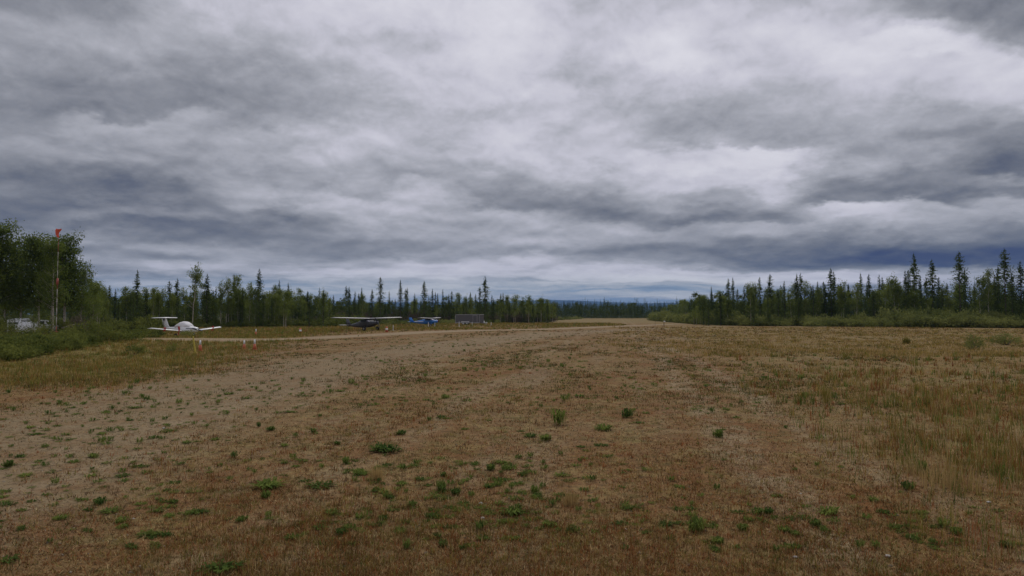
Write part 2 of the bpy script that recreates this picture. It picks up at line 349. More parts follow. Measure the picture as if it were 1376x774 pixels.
i0 = (np.arange(nr - 1)[:, None] * na + np.arange(na)[None]); i1 = (np.arange(nr - 1)[:, None] * na + (np.arange(na)[None] + 1) % na)
T = np.concatenate([np.stack([i0, i0 + na, i1 + na], -1).reshape(-1, 3), np.stack([i0, i1 + na, i1], -1).reshape(-1, 3)])
T = T[:, ::-1]
M['ground'] = ground_material()
tag(link('ground', np_mesh('ground', V, T, M['ground'], smooth=True)), kind='structure')

# distant hills: two long ridges, their faces folded
def ridge(d0, depth, top, seed, x0, x1):
    nx, ny = 260, 14
    xs = np.linspace(x0, x1, nx); vs = np.linspace(0, 1, ny)
    xx, vv = np.meshgrid(xs, vs, indexing='ij'); prof = np.sin(np.pi * np.clip(vv, 0, 1)) ** 0.8
    hh = top(xx) * prof * (0.85 + 0.3 * fbm(xx, vv * depth, 1 / 1500, seed)) - 2
    yy_ = d0 + vv * depth
    V = np.stack([xx, yy_, hh], -1).reshape(-1, 3)
    i = (np.arange(nx - 1)[:, None] * ny + np.arange(ny - 1)[None]).reshape(-1)
    T = np.concatenate([np.stack([i, i + ny, i + ny + 1], -1), np.stack([i, i + ny + 1, i + 1], -1)]); return V, T
hm = mat('wooded_hillside', (0.04, 0.05, 0.045), 0.95, var=0.4, scale=0.002, spec=0.0)
for (d0, dp, sd_, f_) in ((7000, 2200, 21, lambda x: 78 + 30 * fbm(x, x * 0, 1 / 3000, 41)), (10500, 3000, 22, lambda x: 240 - np.abs(x - 500) * 0.018 + 60 * (fbm(x, x * 0, 1 / 4200, 43) - 0.5))):
    V, T = ridge(d0, dp, f_, sd_, -13000, 13000)
    tag(link('hills', np_mesh('hills', V, T, hm, smooth=True)), kind='structure')

# ------------------------------------------------------------------ blades
def blades(P, h, w, az, lean, col, bend=None):
    """one tapering blade per row: two-segment when bend is given"""
    n = len(P); sx = np.cos(az + math.pi / 2); sy = np.sin(az + math.pi / 2); dxy = np.stack([np.cos(az), np.sin(az)], -1)
    side = np.stack([sx, sy, np.zeros(n)], -1) * (w / 2)[:, None]
    tip = P + np.concatenate([dxy * (h * np.sin(lean))[:, None], (h * np.cos(lean))[:, None]], -1)
    if bend is None:
        V = np.stack([P - side, P + side, tip], 1).reshape(-1, 3)
        T = np.arange(3 * n).reshape(-1, 3); return V, T, np.repeat(col, 3, 0)
    mid = P + np.concatenate([dxy * (h * 0.55 * np.sin(lean * 0.5))[:, None], (h * 0.58 * np.cos(lean * 0.5))[:, None]], -1)
    V = np.stack([P - side, P + side, mid - side * 0.75, mid + side * 0.75, tip], 1).reshape(-1, 3)
    b_ = (np.arange(n) * 5)[:, None]
    T = np.stack([b_ + [[0, 1, 3]], b_ + [[0, 3, 2]], b_ + [[2, 3, 4]]], 1).reshape(-1, 3)
    return V, T, np.repeat(col, 5, 0)
def sample(n, dmin, dmax, power=1.0, spread=1.15):
    n = int(n * 1.25)
    u = rng.random(n); d = 1 / (1 / dmin + u * (1 / dmax - 1 / dmin)) if power == 1 else dmin * (dmax / dmin) ** u
    tt = (rng.random(n) * 2 - 1) * spread; return d * tt, d
def mixcol(cols, n, w=None, jit=0.25):
    cols = np.array(cols); k = rng.choice(len(cols), n, p=None if w is None else np.array(w) / sum(w))
    return cols[k] * (1 + (rng.random((n, 1)) * 2 - 1) * jit)
def tufts(cx, cy, k, rad_, hmin, hmax, w, cols, wts=None, lean=0.5, bend=True):
    n = len(cx); cols_c = mixcol(cols, n, wts); th = rng.uniform(0, 6.28, n * k); rr_ = rng.random(n * k) ** 0.7 * np.repeat(rad_ * rng.uniform(0.5, 1.3, n), k)
    x = np.repeat(cx, k) + rr_ * np.cos(th); y = np.repeat(cy, k) + rr_ * np.sin(th)
    P = np.stack([x, y, H(x, y) - 0.01], -1); sc_ = np.repeat(rng.uniform(0.6, 1.25, n), k)
    h = rng.uniform(hmin, hmax, n * k) * sc_; ww = np.repeat(np.maximum(w, 0.0006 * cy), k) * rng.uniform(0.7, 1.4, n * k)
    az = th + rng.normal(0, 0.9, n * k); le = np.abs(rng.normal(0, lean, n * k))
    c = np.repeat(cols_c, k, 0) * (1 + (rng.random((n * k, 1)) * 2 - 1) * 0.25)
    return blades(P, h, ww, az, np.clip(le, 0, 1.35), c, True if bend else None)
def join(chunks):
    Vs, Ts, Cs, o = [], [], [], 0
    for V, T, c in chunks: Vs.append(V); Ts.append(T + o); Cs.append(c); o += len(V)
    return np.concatenate(Vs), np.concatenate(Ts), np.concatenate(Cs)

STRAW = (0.345, 0.24, 0.10); PALE = (0.46, 0.34, 0.17); REDB = (0.23, 0.085, 0.030); BROWN = (0.13, 0.070, 0.028); OLIVE = (0.18, 0.155, 0.034); DARK = (0.045, 0.032, 0.016); MATG = (0.075, 0.080, 0.022)
GREEN = (0.11, 0.15, 0.03); DKGREEN = (0.06, 0.09, 0.02); GOLD = (0.30, 0.21, 0.06)
def rightness(x, y): return np.clip((x - 0.16 * y - 3.5) / 7.0, 0, 1)
def leftness(x, y): return np.clip((-(x + 0.14 * y) - 9.0) / 5.0, 0, 1) * np.clip((y - 24) / 8, 0, 1)
def trackness(x, y): return np.clip(1.35 - np.abs(x - gravel_x(np.minimum(y, 260))) / 5.0, 0, 1)

# short dead litter everywhere near
x, y = sample(300000, 5.0, 70)
keep = rng.random(len(x)) < (0.35 + 0.65 * (1 - trackness(x, y))) * np.clip(fbm(x, y, 0.6, 61) * 1.9 - 0.2, 0.1, 1)
x, y = x[keep], y[keep]; n = len(x)
c = mixcol([STRAW, PALE, REDB, BROWN, OLIVE, DARK], n, [2.4, 0.7, 3.2, 2.6, 1.0, 1.8], 0.4)
P = np.stack([x, y, H(x, y)], -1)
litter = blades(P, rng.uniform(0.03, 0.11, n), np.maximum(0.008, 0.0010 * y), rng.uniform(0, 6.28, n), rng.uniform(0.75, 1.52, n), c)
V, T, cc = join([litter]); tag(link('dry_grass_litter', np_mesh('dry_grass_litter', V, T, M['grass'], cc)), 'short dead brown grass litter matted over the open airstrip', 'dry grass', kind='stuff')

# dry upright tufts over the field
ch = []
x, y = sample(26000, 5.5, 170)
p = (1 - 0.85 * trackness(x, y)) * np.clip(fbm(x, y, 0.22, 71) * 3.0 - 1.05, 0.03, 1) * np.where(road_dist(x, y) < 6, 0, 1)
k_ = rng.random(len(x)) < p; x, y = x[k_], y[k_]
sp_ = y < 34
ch.append(tufts(x[sp_], y[sp_], 9, 0.11, 0.04, 0.14, 0.004, [STRAW, REDB, BROWN, GOLD, PALE, OLIVE], [1.4, 3, 3, 1.0, 0.4, 2], 0.85))
ch.append(tufts(x[~sp_], y[~sp_], 12, 0.34, 0.04, 0.13, 0.004, [STRAW, REDB, BROWN, GOLD, OLIVE, DKGREEN], [2, 2, 2.5, 2.0, 2.4, 1.1], 0.95))
# low olive mats of living grass and herbs
x, y = sample(26000, 7, 60); p = np.clip(fbm(x, y, 0.45, 77) * 3.6 - 1.6, 0, 1) * (1 - 0.6 * trackness(x, y)); k_ = rng.random(len(x)) < p; x, y = x[k_], y[k_]
ch.append(tufts(x, y, 14, 0.10, 0.02, 0.09, 0.007, [OLIVE, MATG, GREEN, (0.16, 0.10, 0.035), BROWN, REDB], [2, 3, 1, 2, 2, 1.5], 1.0, False))
x, y = sample(52000, 18, 125, 2); x = x * 0.8; p = np.clip(fbm(x - 0.15 * y, y * 0.5, 0.42, 79) * 4.2 - 1.9, 0.02, 1) * (1 - 0.72 * trackness(x, y)) * np.where(road_dist(x, y) < 7, 0, 1) * (y > 18 + 10 * rng.random(len(x))); k_ = rng.random(len(x)) < p * 0.8; x, y = x[k_], y[k_]
ch.append(tufts(x, y, 14, 0.24, 0.05, 0.15, 0.010, [MATG, OLIVE, (0.09, 0.062, 0.026), DKGREEN, REDB, DARK], [4.5, 1.8, 2.6, 2.2, 1.0, 1.2], 0.95, False))
V, T, cc = join(ch); tag(link('dry_grass', np_mesh('dry_grass', V, T, M['grass'], cc)), 'thin dry reddish grass tufts spread over the brown field', 'dry grass', kind='stuff')

# taller mixed grass on the right, and the golden verge on the left
ch = []
x, y = sample(60000, 5.5, 135); p = rightness(x, y) * np.clip(fbm(x, y, 0.38, 81) * 3.4 - 1.05, 0.04, 1)
k_ = rng.random(len(x)) < p; x, y = x[k_], y[k_]
sp_ = y < 48
ch.append(tufts(x[sp_], y[sp_], 10, 0.17, 0.10, 0.42, 0.0055, [OLIVE, STRAW, GOLD, GREEN, REDB, PALE, DKGREEN], [3, 2, 2.2, 2.2, 2.2, 0.6, 0.8], 0.6))
ch.append(tufts(x[~sp_], y[~sp_], 10, 0.5, 0.10, 0.26, 0.006, [STRAW, GOLD, OLIVE, BROWN], [2.5, 3, 2.0, 1.0], 0.5))
x, y = sample(15000, 46, 112); p = np.clip((x - 0.10 * y) / 8, 0, 1) * np.clip(fbm(x, y, 0.09, 87) * 3.4 - 1.0, 0.05, 1); k_ = rng.random(len(x)) < p; x, y = x[k_], y[k_]
ch.append(tufts(x, y, 9, 0.6, 0.10, 0.28, 0.006, [STRAW, GOLD, OLIVE, PALE], [2.5, 3, 1.4, 0.5], 0.5))
x, y = sample(60000, 25, 130, 2); p = leftness(x, y) * np.clip(fbm(x, y, 0.25, 91) * 2.4 - 0.2, 0.25, 1) * np.where(road_dist(x, y) < 5.5, 0, 1) * np.where(y > 40 + 0 * x, 1, 0.9)
k_ = rng.random(len(x)) < p; x, y = x[k_], y[k_]
ch.append(tufts(x, y, 9, 0.32, 0.10, 0.36, 0.006, [OLIVE, GOLD, STRAW, GREEN, REDB], [3.5, 3, 1.5, 2.0, 1], 0.45, False))
V, T, cc = join(ch); tag(link('tall_grass', np_mesh('tall_grass', V, T, M['grass'], cc)), 'knee high olive and golden grass along the edges of the field', 'grass', kind='stuff')

# pale seed heads on the right and grass around the parked aircraft and in front of the woods
ch = []
x, y = sample(9000, 8, 60); p = rightness(x, y) * np.clip(fbm(x, y, 0.6, 101) * 4 - 2.3, 0, 1)
k_ = rng.random(len(x)) < p; x, y = x[k_], y[k_]
ch.append(tufts(x, y, 8, 0.20, 0.12, 0.34, 0.006, [PALE, (0.42, 0.33, 0.21), STRAW], None, 0.7))
V, T, cc = join(ch); tag(link('pale_seed_grass', np_mesh('pale_seed_grass', V, T, M['grass'], cc)), 'pale feathery seed grass patches in the right of the field', 'grass', kind='stuff')
ch = []
n = 26000; x = rng.uniform(-110, 30, n); y = rng.uniform(76, 215, n)
edge = np.maximum(x + 26, 0) * 1.75 + 71 + 7
k_ = (y > edge) & (rng.random(n) < np.clip(fbm(x, y, 0.12, 111) * 2.0 - 0.2, 0.25, 1)); x, y = x[k_], y[k_]
ch.append(tufts(x, y, 7, 0.35, 0.18, 0.45, 0.02, [OLIVE, GOLD, STRAW, GREEN, (0.22, 0.13, 0.06)], [3.4, 2.2, 1.2, 2.0, 1], 0.35, False))
n = 9000; x = rng.uniform(20, 130, n); y = rng.uniform(100, 150, n); k_ = rng.random(n) < fbm(x, y, 0.1, 113) * 1.2 - 0.3; x, y = x[k_], y[k_]
ch.append(tufts(x, y, 7, 0.35, 0.10, 0.35, 0.02, [STRAW, GOLD, OLIVE, BROWN], None, 0.35, False))
V, T, cc = join(ch); tag(link('meadow_grass', np_mesh('meadow_grass', V, T, M['grass'], cc)), 'olive meadow grass between the parked aircraft and the woods', 'grass', kind='stuff')

# pebbles and gravel stones
n = 3800; x, y = sample(n, 5.2, 45); n = len(x); r_ = rng.gamma(1.6, 0.005, n) + 0.005
k_ = rng.random(n) < 0.35 + 0.65 * trackness(x, y); x, y, r_ = x[k_], y[k_], r_[k_]; n = len(x)
oct_ = np.array([[1, 0, 0], [-1, 0, 0], [0, 1, 0], [0, -1, 0], [0, 0, .7], [0, 0, -.7]], float)
ot = np.array([[0, 2, 4], [2, 1, 4], [1, 3, 4], [3, 0, 4], [2, 0, 5], [1, 2, 5], [3, 1, 5], [0, 3, 5]])
P = np.stack([x, y, H(x, y)], -1)
V = (P[:, None] + oct_[None] * r_[:, None, None] * rng.uniform(0.6, 1.4, (n, 6, 1))).reshape(-1, 3)
T = (ot[None] + (np.arange(n) * 6)[:, None, None]).reshape(-1, 3)
cc = np.repeat(mixcol([(0.27, 0.22, 0.16), (0.17, 0.14, 0.10), (0.42, 0.37, 0.30)], n, [3, 4, 0.35]), 6, 0)
M['peb'] = attr_mat('pebbles', 0.0)
tag(link('gravel_stones', np_mesh('gravel_stones', V, T, M['peb'], cc)), 'scattered small grey and pale pebbles on the bare gravel', 'gravel', kind='stuff')

# ------------------------------------------------------------------ weed clumps
def weed_mesh(seed, n, rad_, h):
    r2 = np.random.default_rng(seed); V = []; T = []
    for i in range(n):
        a = r2.uniform(0, 6.28); rr_ = r2.random() ** 0.8 * rad_ * 0.85; b0 = np.array([math.cos(a) * rr_, math.sin(a) * rr_ * 0.8, 0.0])
        a2 = a + r2.normal(0, 0.6); L_ = r2.uniform(0.5, 1.1) * rad_ * 0.8; up = r2.uniform(0.3, 1.0) * h
        d = np.array([math.cos(a2), math.sin(a2), 0]); sd = np.array([-d[1], d[0], 0]) * r2.uniform(0.010, 0.022) * (rad_ / 0.2) ** 0.5
        m1 = b0 + d * L_ * 0.35 + [0, 0, up]; tp = b0 + d * L_ * 0.8 + [0, 0, up * r2.uniform(0.5, 1.2)]
        o = len(V); V += [b0, m1 - sd, m1 + sd, tp]; T += [[o, o + 1, o + 2], [o + 1, o + 3, o + 2]]
    return np_mesh('weed_clump', np.array(V), np.array(T), M['weed'])
weedm = [weed_mesh(1, 90, 0.20, 0.10), weed_mesh(2, 70, 0.22, 0.06), weed_mesh(3, 110, 0.18, 0.17), weed_mesh(4, 60, 0.15, 0.22), weed_mesh(5, 120, 0.24, 0.09), weed_mesh(6, 80, 0.2, 0.05)]
named = [
 (933,716,26,2,'bright green leafy weed clump near the bottom edge, right of centre'), (893,704,18,0,'smaller weed clump just left of the bright one by the bottom edge'),
 (519,606,36,4,'wide dark green weed clump in the middle of the gravel field'), (435,652,28,1,'flat dark weed clump lower left, right one of a pair'),
 (362,652,26,4,'flat dark weed clump lower left, left one of a pair'), (594,658,20,2,'compact green weed clump below the middle of the field'),
 (432,714,24,1,'dull green weed clump low on the left of centre'), (688,690,26,4,'loose pale green weed clump low in the centre'),
 (645,712,20,3,'upright small weed by the bottom centre'), (301,768,32,4,'weed clump cut by the bottom edge on the left'),
 (548,734,14,3,'thin upright weed near the bottom, left of centre'), (750,570,26,3,'tall bright green weed in the middle of the strip'),
 (842,560,16,2,'dark weed clump right of the tall bright green one'), (810,578,22,0,'low wide weed clump beside two taller ones mid field'),
 (963,588,16,2,'solitary dark weed clump right of mid field'), (1108,690,22,0,'green weed clump at lower right among thin grass'),
 (1028,693,12,2,'small round weed lower right of centre'), (15,750,26,1,'flat weed patch in the bottom left corner'),
 (155,688,18,1,'thin dark weed patch in the gravel at lower left'), (205,716,22,1,'spread brownish weed patch at lower left'),
 (292,592,16,1,'dark weed clump on the gravel track, upper of the left ones'), (660,632,16,2,'narrow dark weed in the centre of the field'),
 (1235,634,20,3,'upright broad leafed weed in the tall grass at right'), (1215,660,16,3,'leafy weed just below the broad leafed one at right')]
WG = 'weed clumps on the airstrip'
def put_weed(x, y, size, vi, label):
    o = link('weed_clump', weedm[vi], None, (x, y, Hs(x, y) - 0.005)); s_ = size / 0.42
    o.scale = (s_ * random.uniform(.65, 1.35), s_ * random.uniform(.65, 1.35), s_ * random.uniform(0.9, 1.5)); o.rotation_euler = (0, 0, random.uniform(0, 6.28))
    tag(o, label, 'weed', WG); return o
cnt = 0
for px, py, sz, vi, lb in named:
    x, y = hit(px, py); put_weed(x, y, sz * 1.3 * y / F, vi, lb); cnt += 1
small = [(540,585,13),(400,627,14),(597,639,12),(733,592,15),(857,569,12),(245,550,9),(178,565,11),(165,553,9),(310,530,12),(350,574,11),(366,579,15),(423,582,13),(8,704,12),(14,676,12),(185,657,9),(268,594,10),(969,577,9),(8,632,10),(455,598,8),(210,687,10),(1080,532,12),(470,625,10),(385,600,11),(780,600,14),(700,580,10),(625,577,12),(600,562,12)]
def GL(x, y):
    px = CX + F * x / y; py = HY + F * EYE / y
    c_ = 'far left' if px < 200 else 'left' if px < 450 else 'left of centre' if px < 640 else 'right of centre' if px < 850 else 'right' if px < 1150 else 'far right'
    r_ = 'at the very bottom of the picture' if py > 715 else 'in the near foreground' if py > 650 else 'in the lower part of the field' if py > 590 else 'in the middle of the field' if py > 530 else 'in the far part of the field' if py > 480 else 'near the far end of the field'
    return 'small low dark green weed clump %s, %s' % (r_, c_)
for px, py, sz in small:
    x, y = hit(px, py); put_weed(x, y, sz * 1.15 * y / F, random.randrange(6), GL(x, y)); cnt += 1
cand = []
n = 34000; x, y = sample(n, 8.5, 100); n = len(x)
pr = (0.35 + 0.9 * np.exp(-((x - 0.02 * y) / (0.22 * y)) ** 2)) * np.clip(fbm(x, y, 0.12, 131) * 3.2 - 1.25, 0.02, 1) * (1 - rightness(x, y) * 0.7) * (1 - leftness(x, y) * .8) * np.clip(y / 26, 0.05, 1)
k_ = rng.random(n) < pr * 0.55; x, y = x[k_], y[k_]; sz = np.minimum(rng.gamma(2.6, 0.046, len(x)) + 0.07, 0.019 * y)
o_ = np.argsort(-sz / y); x, y, sz = x[o_], y[o_], sz[o_]
for i in range(min(300 - cnt, len(x))): put_weed(float(x[i]), float(y[i]), float(sz[i]), random.choice((0, 1, 1, 2, 4, 5, 5)), GL(float(x[i]), float(y[i])))
x, y, sz = x[300 - cnt:], y[300 - cnt:], sz[300 - cnt:]
V = []; T = []; o = 0
for i in range(len(x)):
    me = weedm[i % 6]; nv = len(me.vertices); a = np.empty(nv * 3, np.float32); me.vertices.foreach_get('co', a); a = a.reshape(-1, 3)[:160]
    th = random.uniform(0, 6.28); c_, s_ = math.cos(th), math.sin(th); k = sz[i] / 0.42
    b_ = np.stack([a[:, 0] * c_ - a[:, 1] * s_, a[:, 0] * s_ + a[:, 1] * c_, a[:, 2]], -1) * k + [x[i], y[i], Hs(x[i], y[i])]
    nl = 40; V.append(b_); bb = (np.arange(nl) * 4)[:, None]
    T.append(np.concatenate([bb + [[0, 1, 2]], bb + [[1, 3, 2]]]) + o); o += 160
if V: tag(link('ground_weeds', np_mesh('ground_weeds', np.concatenate(V), np.concatenate(T), M['weed'])), 'tiny dark weeds dotting the far part of the field', 'weeds', kind='stuff')

# pale tall grass tussock and isolated clumps as things
def tussock(px, py, wpx, hpx, cols, label, k=160):
    x, y = hit(px, py); wd = wpx * y / F; hh = hpx * y / F
    V, T, c_ = tufts(np.array([0.0 + x]), np.array([y]), k, wd * 0.45, hh * 0.5, hh, 0.006, cols, None, 0.28)
    V = V - np.array([x, y, Hs(x, y)]); o = link('grass_tussock', np_mesh('grass_tussock', V, T, M['grass'], c_), None, (x, y, Hs(x, y)))
    tag(o, label, 'grass clump', 'tall grass clumps in the field')
tussock(1110, 541, 30, 32, [GREEN, OLIVE], 'tall upright green grass clump at right of the field, the taller of a pair', 60)
tussock(1078, 543, 30, 20, [OLIVE, GREEN], 'lower yellowish green grass clump left of the tall upright one', 50)
tussock(1217, 462, 16, 12, [OLIVE, GOLD], 'bushy olive grass clump far right near the pale verge')
tussock(507, 645, 22, 26, [STRAW, PALE], 'single straw coloured grass clump left of centre')
tussock(1262, 655, 120, 42, [GOLD, STRAW, OLIVE], 'wide golden dry grass clump at the lower right', 170)
tussock(765, 680, 30, 20, [PALE, STRAW], 'pale dead grass clump in the lower centre')

# pale stones seen singly
for px, py, s_, lb in [(647,676,0.05,'small white stone in the dry grass, upper of the two in the centre'),(649,697,0.04,'small white stone in the dry grass, lower of the two in the centre'),(1322,676,0.04,'small white stone at the lower right by a bare twig'),(1186,750,0.045,'flat pale stone near the bottom right'),(223,575,0.05,'white pebble beside the gravel track at left'),(312,471,0.11,'dark stone on the far gravel road between the cones'),(1064,750,0.04,'tiny pale stone at the bottom right of centre')]:
    x, y = hit(px, py); bm = bmesh.new(); bmesh.ops.create_icosphere(bm, subdivisions=2, radius=s_ * 0.6)
    for v in bm.verts: v.co = Vector((v.co.x * 1.3, v.co.y, v.co.z * 0.6)) * (1 + random.uniform(-0.15, 0.15))
    o = part('stone', bm, M['rubber'] if 'dark' in lb else M['stone']); o.location = (x, y, Hs(x, y) + s_ * 0.2); tag(o, lb, 'stone', 'loose stones')

# ------------------------------------------------------------------ trees
def tube(P0, P1, r0, r1, n=6):
    P0 = np.array(P0, float); P1 = np.array(P1, float); d = P1 - P0; d /= np.linalg.norm(d) + 1e-9
    u = np.cross(d, [0.3, 0.9, 0.1]); u /= np.linalg.norm(u); v = np.cross(d, u)
    a = np.linspace(0, 2 * np.pi, n, endpoint=False); ring = np.cos(a)[:, None] * u + np.sin(a)[:, None] * v
    V = np.concatenate([P0 + ring * r0, P1 + ring * r1]); T = []
    for i in range(n):
        j = (i + 1) % n; T += [[i, j, n + j], [i, n + j, n + i]]
    return V, np.array(T)
def jn(ch):
    Vs, Ts, o = [], [], 0
    for V, T in ch: Vs.append(V); Ts.append(T + o); o += len(V)
    return np.concatenate(Vs), np.concatenate(Ts)
def spruce_np(seed, slim=0.12, twigs=7, dens=0.27, ht=12.0, base=0.06):
    r2 = np.random.default_rng(seed); V = []; top = ht; z = ht * base
    gaps = r2.uniform(0.3, 1.3, 30); club = r2.random() < 0.4; slim *= 1.5
    while z < ht * 0.985:
        f = z / ht; prof = (1 - f) ** 0.8 * (0.55 + 0.45 * min(1, f * 5 + 0.3))
        if club and 0.84 < f < 0.95: prof *= 1.5
        Rr = ht * slim * prof * 1.25 * (0.75 + 0.5 * gaps[int(f * 29)] * 0.6) + 0.06
        nb = 8 if f < 0.8 else 5
        for b in range(nb):
            a = r2.uniform(0, 2 * np.pi); L_ = Rr * r2.uniform(0.55, 1.25); dr = -0.35 * L_ * r2.uniform(0.4, 1.4) * (1 - f * 0.8) + (0.15 * L_ if f > 0.85 else 0)
            d = np.array([np.cos(a), np.sin(a), 0]); sdv = np.array([-d[1], d[0], 0])
            for k in range(twigs):
                q_ = (k + r2.random()) / twigs; c0 = d * L_ * q_ + [0, 0, z + dr * q_ * q_ + r2.normal(0, 0.05)]
                sl = (0.16 + 0.24 * r2.random()) * (1.1 - 0.5 * q_) * min(1, Rr * 1.1 + 0.25)
                o1 = sdv * r2.uniform(-1, 1) * sl * 0.8 + d * sl * r2.uniform(0.2, 0.9) + [0, 0, r2.uniform(-0.5, 0.15) * sl]
                o2 = np.cross(d, o1); o2 = o2 / (np.linalg.norm(o2) + 1e-6) * sl * 0.3 + [0, 0, r2.uniform(-.25, .25) * sl]
                V += [c0 - o2 * 0.8, c0 + o2 * 0.8 - [0, 0, 0.35 * sl], c0 + o1]
        z += dens * r2.uniform(0.7, 1.3) * (0.75 if f > 0.75 else 1)
    for k in range(6):
        a = r2.uniform(0, 6.28); d = np.array([np.cos(a), np.sin(a), 0]) * 0.07
        V += [d + [0, 0, ht * 0.955], -d + [0, 0, ht * 0.955], np.array([0, 0, ht * (1.0 + 0.004 * k)])]
    V = np.array(V); return V, np.arange(len(V)).reshape(-1, 3)
def trunk_np(seed, ht, r0, lean=0.0, seg=7, wob=0.12, top=0.97, limbs=0):
    r2 = np.random.default_rng(seed); ch = []; pts = [np.zeros(3)]
    la = r2.uniform(0, 6.28)
    for i in range(1, seg + 1):
        f = i / seg * top; pts.append(np.array([math.cos(la) * lean * f * ht + r2.normal(0, wob) * f, math.sin(la) * lean * f * ht + r2.normal(0, wob) * f, f * ht]))
    for i in range(seg): ch.append(tube(pts[i], pts[i + 1], r0 * (1 - 0.88 * i / seg), r0 * (1 - 0.88 * (i + 1) / seg)))
    tips = []
    for l_ in range(limbs):
        f = r2.uniform(0.28, 0.95); i = f * seg; i0_ = min(seg - 1, int(i)); p = pts[i0_] + (pts[i0_ + 1] - pts[i0_]) * (i - i0_)
        a = r2.uniform(0, 6.28); L_ = ht * r2.uniform(0.10, 0.24) * (1.25 - f * 0.75)
        e = p + np.array([math.cos(a) * L_ * 0.8, math.sin(a) * L_ * 0.8, L_ * r2.uniform(0.35, 0.9)])
        ch.append(tube(p, e, r0 * 0.32 * (1.1 - f), r0 * 0.06, 4)); tips += [e, p + (e - p) * 0.65, p + (e - p) * 0.4]
    return (*jn(ch), pts, tips)
def leaves_np(r2, centers, n, sig, size):
    """leaf faces clustered round the limb ends"""
    c = np.array(centers); k = r2.integers(0, len(c), n)
    sub = c[k] + r2.normal(0, 1, (n, 3)) * sig * [1, 1, 0.75]
    a = r2.normal(0, 1, (n, 3)); a /= np.linalg.norm(a, axis=1)[:, None]; b_ = r2.normal(0, 1, (n, 3)); b_ = np.cross(a, b_); b_ /= np.linalg.norm(b_, axis=1)[:, None]
    s_ = size * r2.uniform(0.6, 1.4, (n, 1)); V = np.stack([sub - a * s_, sub + a * s_, sub + b_ * s_ * 1.1], 1).reshape(-1, 3)
    return V, np.arange(3 * n).reshape(-1, 3)
def birch_np(seed, ht, r0, limbs, nleaf, size, sig, lean=0.02, low=0.3):
    r2 = np.random.default_rng(seed + 99); Vt, Tt, pts, tips = trunk_np(seed, ht, r0, lean, 8, 0.16, 0.97, limbs)
    tips = [p for p in tips if p[2] > low * ht]; tips += [pts[-1], pts[-1] - [0, 0, 0.04 * ht]]
    clumps = []
    for p in tips:
        for j in range(3): clumps.append(p + r2.normal(0, 1, 3) * ht * 0.035)
    V, T = leaves_np(r2, clumps, nleaf, sig, size); return (Vt, Tt), (V, T)


spr = []
for i, (sl, dn) in enumerate(((0.10, .27), (0.085, .27), (0.12, .26), (0.14, .25), (0.07, .30), (0.115, .28), (0.16, .24), (0.095, .33))):
    V, T = spruce_np(200 + i, sl, 9, dn); Vt, Tt, _, _ = trunk_np(300 + i, 12.0, 0.13, 0, 5, 0.03)
    spr.append((np_mesh('spruce_trunk', Vt, Tt, M['bark_dark'], smooth=True), np_mesh('spruce_crown', V, T, M['spruce'])))
bir = []
for i in range(7):
    tr, cr = birch_np(400 + i, 10.0, 0.10, 20, 2100, 0.13, 0.30 + 0.03 * (i % 3), 0.03 if i % 2 else 0.08, 0.32 + 0.06 * (i % 3))
    bir.append((np_mesh('birch_trunk', *tr, M['bark_birch'], smooth=True), np_mesh('birch_crown', *cr, M['birch'])))
def put_tree(kind, x, y, ht, vi, label, group, wid=1.0, sink=0.1, meshes=None, cat=None):
    name = kind + '_tree'; tm, cm = meshes or (spr[vi % len(spr)] if kind == 'spruce' else bir[vi % len(bir)])
    ref = 12.0 if kind == 'spruce' else 10.0
    e = empty(name, (x, y, Hs(x, y) - sink), random.uniform(0, 6.28), label, cat or (kind if kind != 'birch' else 'birch tree'), group)
    s_ = ht / ref; e.scale = (s_ * wid, s_ * wid, s_)
    link('trunk', tm, e); link('crown', cm, e); return e
count = {'spruce': 0, 'birch': 0}
ZONES = [(130, 'beside the big birch group at far left'), (165, 'left of the white aircraft, nearer the big birches'), (203, 'just left of the white aircraft tail'), (240, 'above the tail of the white aircraft'), (275, 'above the nose of the white aircraft'), (300, 'above the far wing of the white aircraft'), (345, 'right of the white aircraft wing tip'), (385, 'midway between the white and the grey aircraft'), (440, 'left of the grey aircraft wing tip'),
 (480, 'above the near wing of the grey aircraft'), (515, 'above the body of the grey aircraft'), (550, 'above the far wing tip of the grey aircraft'), (600, 'behind the blue aircraft'), (655, 'behind the cargo trailer'), (700, 'just right of the cargo trailer'), (800, 'where the middle woods end by the strip'),
 (975, 'at the low left end of the right woods'), (1030, 'in the left part of the right woods'), (1080, 'left of centre in the right woods'), (1130, 'around the twin topped spruce of the right woods'), (1190, 'right of centre in the right woods'), (1225, 'left of the tall spruces in the right woods'), (1260, 'among the first tall spruces at right'), (1305, 'beside the broad lone spruce at right'), (1345, 'left of the tallest spruce at far right'), (9999, 'at the right edge of the picture')]
def zone(px): return next(z for l, z in ZONES if px < l)
def tree_label(kind, px, ty, base=None):
    tall = ty < (388 if px < 440 or px > 900 else 396)
    a = ('tall spruce topping the skyline ' if tall else 'dark spruce within the trees ') if kind == 'spruce' else ('pale stemmed birch topping the skyline ' if tall else 'low leafy birch ')
    return a + zone(px)
